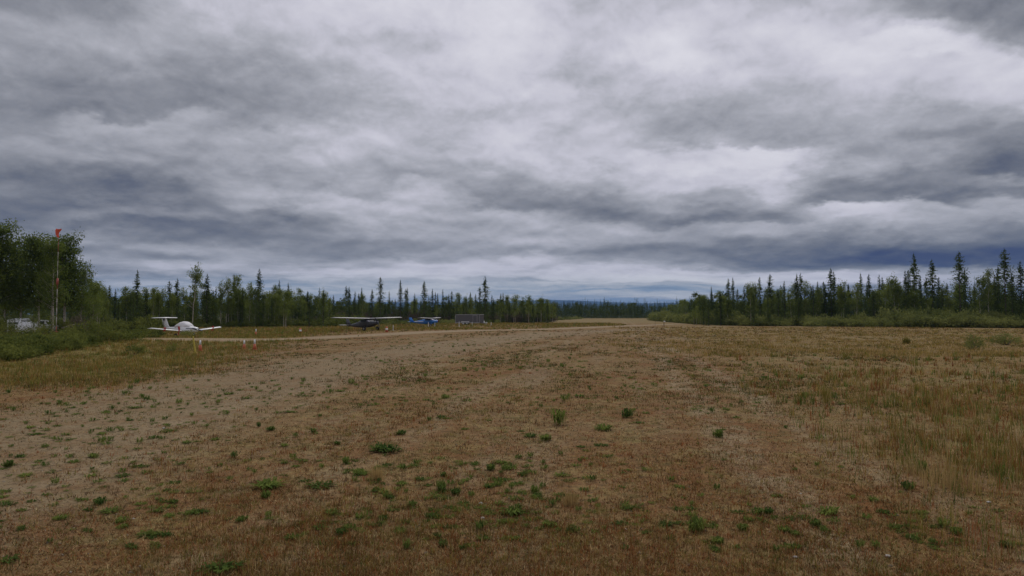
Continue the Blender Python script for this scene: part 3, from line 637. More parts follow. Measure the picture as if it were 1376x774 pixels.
SPR_L = {122:'small dark spruce tip right behind the big birches at far left',184:'tall narrow spruce left of the white aircraft tail',227:'spruce with a twin neighbour above the white aircraft, left one',238:'spruce with a twin neighbour above the white aircraft, right one',278:'dark spruce just right of the tall pale leaning birch',348:'tallest dark spruce in the left woods, right of the white aircraft',511:'tall spruce rising above the dark grey aircraft nose',570:'full dark spruce standing above the blue aircraft',538:'slim tall spruce between the grey and the blue aircraft',652:'tallest spruce behind the dark trailer',465:'dark spruce above the tail of the grey aircraft',429:'very thin dead topped spruce left of the grey aircraft',
 1229:'first of the three tallest spruces of the right woods',1290:'broad tall spruce standing alone against the sky at right',1351:'tallest spruce near the right edge of the picture',1253:'pointed spruce just right of the first tall one in the right woods',1117:'twin topped spruce in the middle of the right woods',1372:'spruce cut by the right edge of the picture',1035:'spruce over the left part of the right woods, taller of a pair',1021:'spruce over the left part of the right woods, smaller of a pair',979:'dark spruce at the left end of the right woods',940:'low pointed spruce where the right woods begin',1157:'slim spruce left of the tall ones, first of two',1168:'slim spruce left of the tall ones, second of two'}
skyline = [ # px, top row, distance, variant, width
 (122,370,118,1,1),(147,383,150,2,1),(155,388,152,0,1),(165,392,155,5,1),(184,362,148,0,1.0),(197,388,152,5,1),(211,392,150,2,1),(227,377,150,5,1),(238,374,152,3,1.0),(256,390,160,1,1),(278,368,150,2,1.05),(290,385,158,4,.9),(314,368,156,1,.8),(337,379,160,4,.8),(348,361,150,2,1.0),(326,386,150,1,1),(362,390,165,1,1),(375,376,165,4,.8),(387,380,160,1,.9),(413,392,170,4,1),
 (429,386,190,4,.8),(437,399,190,1,.9),(448,396,195,0,1),(465,384,190,3,1.0),(469,385,196,0,1),(477,391,196,4,1),(486,386,200,1,.9),(482,394,195,3,1),(500,388,200,0,1.0),(511,372,190,5,1.0),(523,391,205,4,.8),(531,402,200,3,1),(538,376,200,1,1),(545,388,205,5,1),(547,386,208,4,1),(557,394,210,4,1),(570,377,205,3,1.0),(576,398,215,4,1),(581,388,210,1,1),(585,392,212,4,1),(588,394,212,1,1),(595,388,214,4,.8),(603,395,215,0,1),(607,391,215,5,1),(617,394,220,1,1),(632,392,220,0,1),(639,395,220,2,1),(645,385,215,5,1),(652,371,208,3,1.0),(661,396,222,4,1),(673,394,212,2,.9),(676,393,214,4,1),
 (940,396,250,2,1.1),(956,385,225,1,1),(947,402,230,3,1),(979,374,200,3,.95),(985,373,204,1,1),(991,388,195,5,1),(1000,384,196,4,1),(1010,391,196,0,1),(1021,372,190,2,1),(1035,368,186,5,1.05),(1045,390,190,3,1),(1054,377,186,1,1),(1071,368,182,0,1),(1076,367,184,3,1),(1090,384,182,2,1),(1099,378,182,1,1),(1107,378,180,5,1),(1117,360,176,3,1.0),(1121,364,180,1,1),(1130,380,178,6,.9),(1140,382,176,2,1),(1157,367,172,1,1),(1168,368,174,2,1),(1182,369,174,4,1),(1186,372,178,1,1),(1194,388,172,0,1),(1217,363,168,1,1),(1221,362,170,0,1),(1229,340,168,2,1.0),(1237,370,172,1,1),(1245,372,168,3,1),(1253,348,168,3,1.0),(1262,372,170,2,1),(1273,380,168,0,1),(1290,337,160,6,1.0),(1297,362,166,3,1),(1310,379,160,4,1),(1322,369,158,5,1),(1330,374,158,3,1),(1337,368,158,1,1),(1342,358,158,5,1),(1351,333,152,6,1.0),(1360,366,150,3,1),(1372,351,148,3,1.1),(1390,345,146,6,1),(1405,360,146,3,1),(1425,350,144,2,1)]
for px, ty, d, vi, w in skyline:
    p = at(px, d); ht = (HY - ty) / F * d + EYE - p.z + 0.1
    side = 'left woods' if px < 440 else ('middle woods' if px < 800 else 'right woods')
    lb = SPR_L.get(px, tree_label('spruce', px, ty))
    put_tree('spruce', p.x, p.y, ht, vi, lb, 'spruces of the ' + side, w); count['spruce'] += 1
# birches and aspens on the skyline and along the front of the woods
BL = {262:'tall birch with a pale bare leaning stem behind the white aircraft',202:'x'}
bsk = [(262,357,146,1,.8),(304,374,150,0,.7),(320,372,152,2,.7),(297,379,150,3,.7),(335,382,150,4,.7),(388,388,160,5,.7),(405,388,165,6,.6),(275,380,152,6,.7),(368,385,160,2,.7),(249,388,150,4,.7),(215,392,148,5,.7),(140,385,145,0,.8),(132,380,135,2,.9),(170,392,146,3,.8),(418,396,168,1,.7),(442,402,170,2,.7),(395,392,162,3,.6),
 (487,396,195,1,.7),(617,395,222,2,.9),(625,398,222,5,.9),(690,396,220,0,1.1),(702,399,225,3,1.1),(711,398,230,4,1.0),(722,402,235,6,1.1),(734,403,240,2,1.0),(682,398,220,1,.9),
 (965,392,205,2,.9),(1064,381,184,0,.8),(1086,380,182,4,.8),(1098,388,175,2,.8),(1133,377,174,3,.9),(1202,370,168,5,.9),(1028,388,188,6,.8),(972,396,200,0,1),(1010,394,190,1,.9),(1150,382,170,2,.8),(1208,378,168,4,.8),(1316,374,156,1,.7),(1328,364,154,2,.6),(1275,392,160,3,.9),(1188,384,168,0,.8),(1045,394,180,3,.8)]
for px, ty, d, vi, w in bsk:
    p = at(px, d); ht = (HY - ty) / F * d + EYE - p.z + 0.1
    side = 'left woods' if px < 440 else ('middle woods' if px < 800 else 'right woods')
    if px == 262:
        tr, cr = birch_np(777, 10.0, 0.12, 16, 1500, 0.12, 0.28, 0.06, 0.62)
        put_tree('birch', p.x - 0.5, p.y, ht, 0, BL[262], 'birches of the ' + side, .8, meshes=(np_mesh('birch_trunk', *tr, M['bark_birch'], smooth=True), np_mesh('birch_crown', *cr, M['birch']))); count['birch'] += 1; continue
    put_tree('birch', p.x, p.y, ht, vi, tree_label('birch', px, ty), 'birches of the ' + side, w); count['birch'] += 1
# body of the woods: further rows of single trees
def rows(x0, x1, d0, d1, n, tmin, tmax, pb, side):
    for i in range(n):
        px = random.uniform(x0, x1); d = random.uniform(d0, d1); ty = random.uniform(tmin, tmax) + (max(0, 1000 - px) * 0.30 if px > 900 else 0)
        p = at(px, d); ht = (HY - ty) / F * d + EYE - p.z
        if random.random() < pb: put_tree('birch', p.x, p.y, ht, random.randrange(7), tree_label('birch', px, ty), 'birches of the ' + side, random.uniform(.7, 1)); count['birch'] += 1
        else: put_tree('spruce', p.x, p.y, ht, random.choice((0, 1, 2, 3, 5, 7)), tree_label('spruce', px, ty), 'spruces of the ' + side, random.uniform(.9, 1.3)); count['spruce'] += 1
rows(105, 439, 146, 170, 120, 386, 406, 0.68, 'left woods')
rows(100, 180, 110, 140, 14, 388, 405, 0.6, 'left woods')
rows(445, 745, 200, 232, 70, 398, 412, 0.35, 'middle woods')
rows(925, 1390, 160, 205, 130, 378, 402, 0.38, 'right woods')
print('trees', count)

# the three big birches at the far left, nearer and fuller
def big_birch(px, ty, d, seed, wid, label, nleaf=11500):
    p = at(px, d); ht = (HY - ty) / F * d + EYE - p.z
    tr, cr = birch_np(seed, 10.0, 0.13, 44, nleaf, 0.095, 0.34, 0.05, 0.10)
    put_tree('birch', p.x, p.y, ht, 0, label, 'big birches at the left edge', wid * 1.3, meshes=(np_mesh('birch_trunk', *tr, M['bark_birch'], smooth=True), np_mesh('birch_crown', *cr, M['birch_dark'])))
big_birch(-6, 303, 92, 501, 0.9, 'big full birch cut by the left edge of the picture')
big_birch(-50, 300, 90, 502, 1.0, 'big birch just outside the left edge of the picture')
big_birch(54, 318, 96, 503, 0.75, 'big birch with a pale forked stem left of the windsock mast')
big_birch(88, 316, 100, 504, 0.85, 'big round topped birch behind the windsock mast')
big_birch(30, 334, 100, 505, 0.8, 'lower dark birch between the two big ones above the camper')
big_birch(108, 352, 104, 506, 0.7, 'lower birch on the right shoulder of the big left group', 6000)
big_birch(68, 340, 106, 507, 0.8, 'dense birch at the back of the big left group')
big_birch(72, 322, 93, 510, 0.7, 'slim birch standing just before the windsock mast', 5200)
big_birch(8, 352, 104, 508, 0.9, 'dense lower birch filling the far left corner')
big_birch(124, 376, 112, 509, 0.8, 'short birch where the big left group meets the spruces', 5000)

def sapling(px, d, ht, seed, label):
    p = at(px, d); tr, cr = birch_np(seed, 10.0, 0.10, 26, 380, 0.20, 0.7, 0.05, 0.12)
    put_tree('birch', p.x, p.y, ht, 0, label, 'saplings before the camper van', 1.5, meshes=(np_mesh('birch_trunk', *tr, M['bark_dark'], smooth=True), np_mesh('birch_crown', *cr, M['birch'])))
sapling(20, 88, 2.9, 521, 'small leafy sapling before the left end of the white camper'); 
sapling(46, 88, 3.2, 523, 'leafy sapling before the sloping front of the camper'); sapling(60, 90, 3.4, 524, 'sapling before the pale pickup'); sapling(70, 92, 2.8, 525, 'sapling between the pickup and the windsock mast')
for i in range(46):
    px = random.uniform(885, 950); d = 240 + (950 - px) * 3.2 + random.uniform(-12, 12); ty = 413 - (px - 885) * 0.24 + random.uniform(-3, 3); p = at(px, d); ht = (HY - ty) / F * d + EYE
    put_tree('spruce' if random.random() < .5 else 'birch', p.x, p.y, ht, i, 'small tree where the right woods taper away to the far end', 'low trees at the tapering end of the right woods', 1.2)
# everything deeper: one mass of low trees joined
lo_s = [spruce_np(600 + i, (0.09, 0.12, 0.10, 0.14)[i], 3, 0.55) for i in range(4)]
lo_b = []
for i in range(3):
    tr, cr = birch_np(650 + i, 10.0, 0.1, 14, 330, 0.30, 0.40, 0.03, 0.2); lo_b.append(cr)
def mass(name, items, material, label, cat):
    Vs, Ts, o = [], [], 0
    for (V, T, x, y, s_, w, th) in items:
        c_, n_ = math.cos(th), math.sin(th)
        A = np.stack([(V[:, 0] * c_ - V[:, 1] * n_) * s_ * w + x, (V[:, 0] * n_ + V[:, 1] * c_) * s_ * w + y, V[:, 2] * s_ + Hs(x, y) - 0.1], -1)
        Vs.append(A); Ts.append(T + o); o += len(A)
    tag(link(name, np_mesh(name, np.concatenate(Vs), np.concatenate(Ts), material)), label, cat, kind='stuff')
it_s, it_b = [], []
def fill(n, px0, px1, d0, d1, h0, h1, pb):
    for i in range(n):
        px = random.uniform(px0, px1); d = random.uniform(d0, d1); x = d * (px - CX) / F
        ht = random.uniform(h0, h1) * (0.8 + 0.4 * float(fbm(x, d, 0.03, 5)))
        if random.random() < pb: V, T = random.choice(lo_b); it_b.append((V, T, x, d, ht / 10, random.uniform(.9, 1.3), random.uniform(0, 6.28)))
        else: V, T = random.choice(lo_s); it_s.append((V, T, x, d, ht / 12, random.uniform(1.0, 1.5), random.uniform(0, 6.28)))
fill(420, -350, 460, 168, 240, 5.5, 8.5, 0.5)
fill(170, -300, 450, 160, 185, 3.0, 5.5, 0.8)
fill(60, -300, 110, 108, 160, 6, 9, 0.5)
fill(260, 440, 745, 232, 330, 5, 8, 0.4)
fill(120, 440, 745, 225, 250, 3.0, 5, 0.8)
fill(420, 925, 1750, 195, 290, 6.5, 9.5, 0.4)
fill(230, 925, 1500, 172, 205, 3.5, 6.5, 0.75)
fill(120, 1390, 1800, 140, 200, 8, 14, 0.3)
mass('deep_wood_spruces', it_s, M['spruce_far'], 'dense dark spruces deep in the woods behind the front rows', 'woods')
mass('deep_wood_birches', it_b, M['far_wood'], 'leafy trees filling the depth of the woods behind the front rows', 'woods')
it_s, it_b = [], []
fill(1500, 640, 1010, 430, 600, 8.0, 11.5, 0.06)
fill(420, 640, 1010, 425, 520, 4.5, 6.5, 0.6)
for i in range(60):     # taller tips of the far wood
    px = random.uniform(740, 930); d = random.uniform(440, 520); V, T = random.choice(lo_s)
    it_s.append((V, T, d * (px - CX) / F, d, random.uniform(11, 14.2) / 12, .9, random.uniform(0, 6)))
mass('far_wood_spruces', it_s, M['spruce_far'], 'far dark spruce wood closing the end of the airstrip', 'woods')
mass('far_wood_leafy_trees', it_b, M['far_wood'], 'low leafy growth along the foot of the far wood', 'woods')

# ------------------------------------------------------------------ shrubs
def bush_np(seed, n, size, hgt=1.0, rad_=1.0):
    r2 = np.random.default_rng(seed); cl = []
    for i in range(26):
        a = r2.uniform(0, 6.28); q_ = r2.random() ** 0.5 * rad_ * 0.85; z_ = hgt * (0.25 + 0.65 * r2.random()) * (1 - 0.45 * (q_ / rad_) ** 2)
        cl.append([math.cos(a) * q_, math.sin(a) * q_, z_])
    V, T = leaves_np(r2, cl, n, 0.17 * rad_, size); V[:, 2] = np.maximum(V[:, 2], 0.0)
    st = []
    for i in range(12):
        c_ = np.array(cl[i]); st.append(tube([c_[0] * 0.15, c_[1] * 0.15, 0], c_, 0.02, 0.008, 3))
    return V, T, jn(st)
bush = [bush_np(700 + i, 420, 0.085) for i in range(5)]
def thicket(name, spots, material, label, cat='shrubs'):
    items = []
    for (x, y, h, r_) in spots:
        V, T, _ = random.choice(bush); Vv = V * [r_, r_, h]
        items.append((Vv, T, x, y, 1.0, 1.0, random.uniform(0, 6.28)))
    mass(name, items, material, label, cat)
def along(pts, n, depth, h0, h1, r0, r1):
    out_ = []
    for i in range(n):
        k = random.random() * (len(pts) - 1); a = int(k); f = k - a; x = pts[a][0] * (1 - f) + pts[a + 1][0] * f; y = pts[a][1] * (1 - f) + pts[a + 1][1] * f
        e = random.random(); out_.append((x + random.uniform(-1, 1), y + e * depth, random.uniform(h0, h1) * (0.6 + 0.5 * e) * (0.7 + 0.6 * float(fbm(x, y, 0.08, 9))), random.uniform(r0, r1)))
    return out_
thicket('willow_thicket', along([(150, 128), (104, 139), (84, 145)], 330, 17, 2.6, 4.4, 1.0, 2.8), M['willow'], 'tall bright olive willow thicket below the tall spruces at the right edge')
thicket('willow_thicket', along([(92, 143), (56, 163), (52, 185), (56, 230), (62, 300)], 520, 15, 2.3, 3.5, 1.0, 2.4), M['willow'], 'bright olive willow thicket along the foot of the right woods')
thicket('brown_shrub_thicket', along([(-56, 192), (-36, 200), (-14, 212), (2, 222), (14, 250)], 230, 16, 2.6, 4.6, 1.5, 2.6), M['brown_shrub'], 'greyish brown leafless looking shrubs behind the blue aircraft and trailer')
thicket('far_thicket', along([(56, 235), (66, 300), (84, 400)], 130, 20, 2.2, 4.0, 1.8, 3.2), M['willow'], 'green shrubs tapering along the far right side of the strip')
thicket('verge_shrubs', along([(-34, 178), (-16, 194), (-5, 210), (8, 262), (24, 330), (40, 410)], 190, 9, 0.9, 1.9, 1.0, 2.0), M['willow'], 'low green shrubs along the left edge of the far strip')
thicket('wood_edge_shrubs', along([(-130, 120), (-92, 140), (-60, 146), (-40, 156), (-38, 176)], 300, 10, 1.3, 2.8, 1.1, 2.0), M['scrub'], 'dark green undergrowth along the foot of the left woods')
def leftscrub():
    out_ = []
    for i in range(520):
        px = random.uniform(-160, 215); py = random.uniform(447, 486)
        lim = 488 - max(0, px) * 0.17
        if py > lim: continue
        x, y = hit(px, py); 
        if road_dist(x, y) < 5 and px > 190: continue
        if px < 80 and y > 56: continue
        out_.append((x, y, random.uniform(0.5, 1.5) * (0.6 + 0.8 * float(fbm(x, y, 0.15, 19))), random.uniform(0.5, 1.3)))
    return out_
thicket('low_scrub', leftscrub(), M['scrub'], 'low tangled green scrub covering the bank at the left')
thicket('scrub_behind_camper', [(random.uniform(-110, -56), random.uniform(98, 112), random.uniform(1.2, 3.0), random.uniform(1, 2)) for i in range(90)], M['scrub'], 'dark undergrowth below the big birches at the left')

def shrub(px, py, wpx, hpx, material, label, group='single shrubs by the road'):
    x, y = hit(px, py); r_ = wpx * y / F / 2; h = hpx * y / F; V, T, (Vs_, Ts_) = bush_np(int(px), 900, 0.055, 1, 1)
    e = empty('shrub', (x, y, Hs(x, y)), 0, label, 'shrub', group)
    link('foliage', np_mesh('foliage', V * [r_, r_, h], T, material), e); link('stems', np_mesh('stems', Vs_ * [r_, r_, h], Ts_, M['bark_dark']), e)
shrub(132, 459, 40, 30, M['scrub'], 'round dark shrub right of the windsock mast base')
shrub(183, 477, 26, 16, M['scrub'], 'rounded shrub in the verge left of the white aircraft')
shrub(232, 474, 16, 13, M['scrub'], 'small dark shrub left of the yellow post')
shrub(253, 453, 22, 10, M['willow'], 'low green shrub below the nose of the white aircraft')
shrub(12, 456, 24, 26, M['scrub'], 'bush before the left end of the white camper van')
shrub(40, 458, 26, 19, M['scrub'], 'bush before the lower front of the white camper van')
shrub(62, 455, 26, 18, M['scrub'], 'bush hiding the pale pickup truck')
shrub(1305, 470, 30, 22, M['willow'], 'weedy shrub in the far verge near the right edge')
shrub(1350, 464, 44, 16, M['willow'], 'wide leafy bush in the far verge at the right edge')
shrub(108, 452, 34, 28, M['brown_shrub'], 'brownish shrub below the right side of the big birches')

# ------------------------------------------------------------------ aircraft
def loft(sections, n=20, cap=True):
    """sections: (x, half width, z bottom, z top, power)"""
    bm = bmesh.new(); rings = []
    for (x, hw, zb, zt, pw) in sections:
        zc = (zb + zt) / 2; hh = (zt - zb) / 2; r_ = []
        for i in range(n):
            a = 2 * math.pi * i / n; ca, sa = math.cos(a), math.sin(a)
            r_.append(bm.verts.new((x, hw * math.copysign(abs(ca) ** (2 / pw), ca), zc + hh * math.copysign(abs(sa) ** (2 / pw), sa))))
        rings.append(r_)
    for a, b_ in zip(rings, rings[1:]):
        for i in range(n): bm.faces.new((a[i], a[(i + 1) % n], b_[(i + 1) % n], b_[i]))
    if cap: bm.faces.new(rings[0][::-1]); bm.faces.new(rings[-1])
    bmesh.ops.recalc_face_normals(bm, faces=bm.faces); return bm
FOIL = [(0, 0), (0.03, 0.035), (0.12, 0.075), (0.3, 0.095), (0.6, 0.065), (1.0, 0.005), (0.6, -0.025), (0.3, -0.035), (0.12, -0.032), (0.03, -0.02)]
def wing_bm(stations, vertical=False):
    """stations: (spanwise, leading edge x, chord, z)"""
    bm = bmesh.new(); rings = []
    for (yv, le, ch_, z) in stations:
        if vertical: rings.append([bm.verts.new((le - f * ch_, (t_ * 0.8) * ch_, yv)) for f, t_ in [(a, (b_ + 0.0)) for a, b_ in FOIL]])
        else: rings.append([bm.verts.new((le - f * ch_, yv, z + t_ * ch_)) for f, t_ in FOIL])
    n = len(FOIL)
    for a, b_ in zip(rings, rings[1:]):
        for i in range(n): bm.faces.new((a[i], a[(i + 1) % n], b_[(i + 1) % n], b_[i]))
    bm.faces.new(rings[0][::-1]); bm.faces.new(rings[-1]); bmesh.ops.recalc_face_normals(bm, faces=bm.faces); return bm
def box(bm, x0, x1, y0, y1, z0, z1, bev=0.0):
    r_ = bmesh.ops.create_cube(bm, size=1.0); vs = r_['verts']
    for v in vs: v.co = Vector(((x0 + x1) / 2 + v.co.x * (x1 - x0), (y0 + y1) / 2 + v.co.y * (y1 - y0), (z0 + z1) / 2 + v.co.z * (z1 - z0)))
    if bev: bmesh.ops.bevel(bm, geom=list({e for v in vs for e in v.link_edges}), offset=bev, segments=2, affect='EDGES')
def boxb(*a, bev=0.0):
    bm = bmesh.new(); box(bm, *a, bev=bev); return bm
def rod(bm, p0, p1, r0, r1=None, n=8):
    V, T = tube(p0, p1, r0, r0 if r1 is None else r1, n); vs = [bm.verts.new(v) for v in V]
    for t_ in T: bm.faces.new([vs[i] for i in t_])
    bm.faces.new(vs[:n][::-1]); bm.faces.new(vs[n:])
def rodb(p0, p1, r0, r1=None, n=8):
    bm = bmesh.new(); rod(bm, p0, p1, r0, r1, n); return bm
def wheel(parent, x, y, z, r_, w, name='wheel', hub=None):
    bm = bmesh.new(); n = 20; prof = [(-w / 2, r_ * .55), (-w / 2, r_ * .88), (-w * .3, r_), (w * .3, r_), (w / 2, r_ * .88), (w / 2, r_ * .55)]
    rings = [[bm.verts.new((x + q_ * math.cos(2 * math.pi * i / n), y + yo, z + q_ * math.sin(2 * math.pi * i / n))) for i in range(n)] for yo, q_ in prof]
    for a, b_ in zip(rings, rings[1:]):
        for i in range(n): bm.faces.new((a[i], a[(i + 1) % n], b_[(i + 1) % n], b_[i]))
    bmesh.ops.recalc_face_normals(bm, faces=bm.faces)
    wo_ = part(name, bm, M['rubber'], parent, True)
    part('hub', rodb((x, y - w * .42, z), (x, y + w * .42, z), r_ * .56, n=16), hub or M['steel'], wo_)
    return wo_
def blade_bm(cx_, cz, L_, ang_):
    bm = bmesh.new(); c_, s_ = math.cos(ang_), math.sin(ang_); pr = [(0.05, .05), (0.25, .085), (0.6, .08), (0.95, .05), (1.0, .02)]; rows_ = []
    for f, w_ in pr:
        rr_ = f * L_; tw = 0.6 - f * 0.35
        rows_.append([bm.verts.new((cx_ + sx * w_ * math.sin(tw) + sy * .008, -s_ * rr_ + c_ * sx * w_, cz + c_ * rr_ + s_ * sx * w_)) for sx, sy in ((-1, 0), (0, 1), (1, 0), (0, -1))])
    for a, b_ in zip(rows_, rows_[1:]):
        for i in range(4): bm.faces.new((a[i], a[(i + 1) % 4], b_[(i + 1) % 4], b_[i]))
    bm.faces.new(rows_[0][::-1]); bm.faces.new(rows_[-1]); bmesh.ops.recalc_face_normals(bm, faces=bm.faces); return bm
def prop(parent, x, z, L_, ang_, spin=M['white_paint']):
    p_ = part('propeller', rodb((x, 0, z), (x + 0.28, 0, z), 0.15, 0.02, 14), spin, parent, True)
    for a in (ang_, ang_ + math.pi): part('blade', blade_bm(x + 0.08, z, L_, a), M['dark_trim'], p_)

def heading(fx, fy): return math.atan2(fy, fx)
# white T-tailed two-seater, local +x is forward, origin on the ground under the wing
p = at(250, 94.0)
A = empty('light_aircraft', p, heading(0.886, -0.464), 'white low wing two seat aircraft with a T tail and covered cockpit on the grass', 'airplane', 'aircraft parked beside the strip')
part('fuselage', loft([(2.25, .20, .78, 1.16, 2.2), (2.1, .42, .66, 1.28, 2.6), (1.6, .50, .60, 1.36, 2.8), (0.9, .55, .58, 1.45, 2.8), (0.2, .58, .58, 1.55, 2.6), (-0.7, .56, .60, 1.52, 2.5), (-1.5, .42, .70, 1.38, 2.3), (-2.6, .26, .84, 1.28, 2.2), (-3.7, .15, .98, 1.24, 2.0), (-4.35, .07, 1.06, 1.22, 2.0)], 24), M['white_paint'], A, True)
part('cabin_cover', loft([(1.15, .40, 1.35, 1.48, 2.4), (0.7, .56, 1.25, 1.78, 2.4), (0.25, .61, 1.10, 2.02, 2.3), (-0.3, .61, 1.05, 2.06, 2.2), (-0.8, .58, 1.08, 1.96, 2.2), (-1.4, .47, 1.15, 1.72, 2.2), (-2.0, .30, 1.2, 1.42, 2.1)], 22), M['cover'], A, True)
for sy in (-1, 1):
    part('wing', wing_bm([(sy * .35, .75, 1.28, .72), (sy * 3.0, .72, 1.28, .96), (sy * 5.2, .70, 1.26, 1.17), (sy * 5.32, .5, .85, 1.19)]), M['white_paint'], A, True)
    part('gear_leg', rodb((0.0, sy * .45, .72), (-0.1, sy * 1.35, .28), .05, .04), M['white_paint'], A)
    wheel(A, -0.1, sy * 1.42, .23, .23, .16)
part('fin', wing_bm([(1.10, -3.05, 1.35, 0), (1.5, -3.45, 1.15, 0), (2.48, -4.0, .92, 0)], True), M['white_paint'], A, True)
part('rudder_mark', boxb(-4.55, -4.3, -.085, .085, 2.15, 2.45, bev=.02), M['dark_trim'], A)
part('tailplane', wing_bm([(-1.75, -4.0, .85, 2.50), (0, -3.95, .95, 2.52), (1.75, -4.0, .85, 2.50)]), M['white_paint'], A, True)
part('gear_leg', rodb((1.7, 0, .7), (1.85, 0, .25), .04), M['steel'], A); wheel(A, 1.88, 0, .2, .2, .13)
part('engine_intake', boxb(2.17, 2.30, -.30, -.06, .98, 1.12, bev=.02), M['dark_trim'], A)
part('engine_intake', boxb(2.17, 2.30, .06, .30, .98, 1.12, bev=.02), M['dark_trim'], A)
for sy in (-1, 1): part('side_stripe', boxb(.6, 2.0, sy * .535 - .01, sy * .535 + .01, 1.10, 1.17), M['dark_trim'], A)
prop(A, 2.25, .98, .88, 1.35)
# red tie down gear hanging under the wings
def strap(px, y0, y1, d, w, label, white=False):
    p_ = at(px, d); zt = EYE - (y0 - HY) / F * d; zb = max(p_.z + 0.02, EYE - (y1 - HY) / F * d); L_ = zt - zb
    bm = bmesh.new(); n = 7; prev = None
    for i in range(n):
        f = i / (n - 1); x_ = 0.06 * math.sin(f * 5); ww = w * (0.7 + 0.3 * math.sin(f * 7 + 1))
        cur = [bm.verts.new((x_ + a * ww / 2, b_ * .03, L_ * (1 - f))) for a, b_ in ((-1, -1), (1, -1), (1, 1), (-1, 1))]
        if prev:
            for k in range(4): bm.faces.new((prev[k], prev[(k + 1) % 4], cur[(k + 1) % 4], cur[k]))
        prev = cur
    o = part('tie_down_flag', bm, M['red']); o.location = (p_.x, d, zb); tag(o, label, 'flag', 'red tie down flags on the white aircraft')
strap(240.8, 438.5, 454, 91.2, .26, 'red cloth tie down flag beside the fuselage under the near wing')
strap(222, 440, 445, 90.5, .34, 'short dark red flag under the near wing tip, below the T tail')
strap(286.5, 438, 444, 96.5, .26, 'red flag hanging under the far wing of the white aircraft')

def highwing(name, p, hd, span, ln, body, wingm, stripe, screen, label, pitch, tire=.30, cat='airplane', h_wing=1.95, tailm=None, red_tip=False):
    e = empty(name, p, hd, label, cat, 'aircraft parked beside the strip')
    Aa = link('fuselage', None, e) if False else None
    s = ln / 7.2
    # tail sits low: build sloping sections
    def zz_(x, z): return z + pitch * x
    sec = [(2.15, .22, .98, 1.30, 2.4), (2.0, .38, .84, 1.44, 2.8), (1.2, .48, .62, 1.52, 3.0), (0.85, .54, .56, 1.62, 3.0), (0.4, .56, .54, 1.98, 3.4), (-0.8, .54, .56, 1.98, 3.2), (-1.6, .42, .66, 1.74, 2.8), (-2.8, .26, .88, 1.56, 2.4), (-4.0, .13, 1.12, 1.42, 2.2), (-4.7, .05, 1.18, 1.34, 2.0)]
    part('fuselage', loft([(x * s, hw, zz_(x * s, zb), zz_(x * s, zt), pw) for x, hw, zb, zt, pw in sec], 22), body, e, True)
    wz = h_wing
    for sy in (-1, 1):
        part('wing', wing_bm([(sy * .02, .75, 1.6, wz), (sy * span * .28, .75, 1.58, wz + .10), (sy * span * .47, .62, 1.25, wz + .17), (sy * span * .5, .45, .8, wz + .18)]), wingm, e, True)
        part('wing_strut', rodb((.25, sy * .52, .85), (.15, sy * span * .27, wz + .06), .04, .03), body, e)
        part('gear_leg', rodb((.75, sy * .42, .85), (.85, sy * 1.1, tire + .02), .05, .04), body, e)
        wheel(e, .85, sy * 1.18, tire, tire, .22)
        part('side_window', boxb(-.85 * s, .45, sy * .553 - .012, sy * .553 + .012, 1.48, 1.86, bev=.02), M['glass_dark'], e)
        part('tailplane', wing_bm([(sy * .04, -4.0 * s, .85 * s, zz_(-4.2 * s, 1.34)), (sy * 1.5, -4.15 * s, .7 * s, zz_(-4.2 * s, 1.36)), (sy * 1.65, -4.3 * s, .4 * s, zz_(-4.2 * s, 1.36))]), tailm or wingm, e, True)
        if stripe: part('side_stripe', boxb(-3.4 * s, -.9, sy * .30 - .18, sy * .30 + .18, zz_(-2, 1.22), zz_(-2, 1.34), bev=.02), stripe, e)
    wb = loft([(1.16, .46, 1.50, 1.56, 3.0), (.85, .52, 1.52, 1.72, 3.0), (.45, .555, 1.50, 1.96, 3.2)], 18)
    part('windscreen', wb, screen, e, True)
    zf = zz_(-4.2 * s, 1.3)
    part('fin', wing_bm([(zf, -3.5 * s, 1.3 * s, 0), (zf + .45, -4.0 * s, .95 * s, 0), (zf + 1.15, -4.35 * s, .62 * s, 0)], True), tailm or body, e, True)
    part('tail_strut', rodb((-4.5 * s, 0, zf - .1), (-4.75 * s, 0, .12), .03), M['steel'], e); wheel(e, -4.8 * s, 0, .10, .10, .07, 'tail_wheel')
    prop(e, 2.15 * s, zz_(2.15 * s, 1.15), .95, 0.5, M['dark_trim'])
    e.scale = (1, 1, .86)
    return e
p = at(494, 102)
B = highwing('light_aircraft', p, heading(0.732, -0.682), 12.0, 7.9, M['grey_plane'], M['grey_light'], None, M['glass_pale'], 'dark grey high wing tail dragger aircraft with pale wings parked in the grass', 0.10, .36, h_wing=2.02)
p = at(577, 152)
Cc = highwing('light_aircraft', p, heading(0.955, -0.297), 10.7, 7.0, M['blue'], M['grey_light'], M['white_paint'], M['glass_pale'], 'small bright blue high wing aircraft with a pale side stripe near the trailer', 0.06, .28, tailm=M['blue'])
part('nose_cap', rodb((2.0, 0, 1.27), (2.13, 0, 1.28), .26, .2, 14), M['red'], Cc)

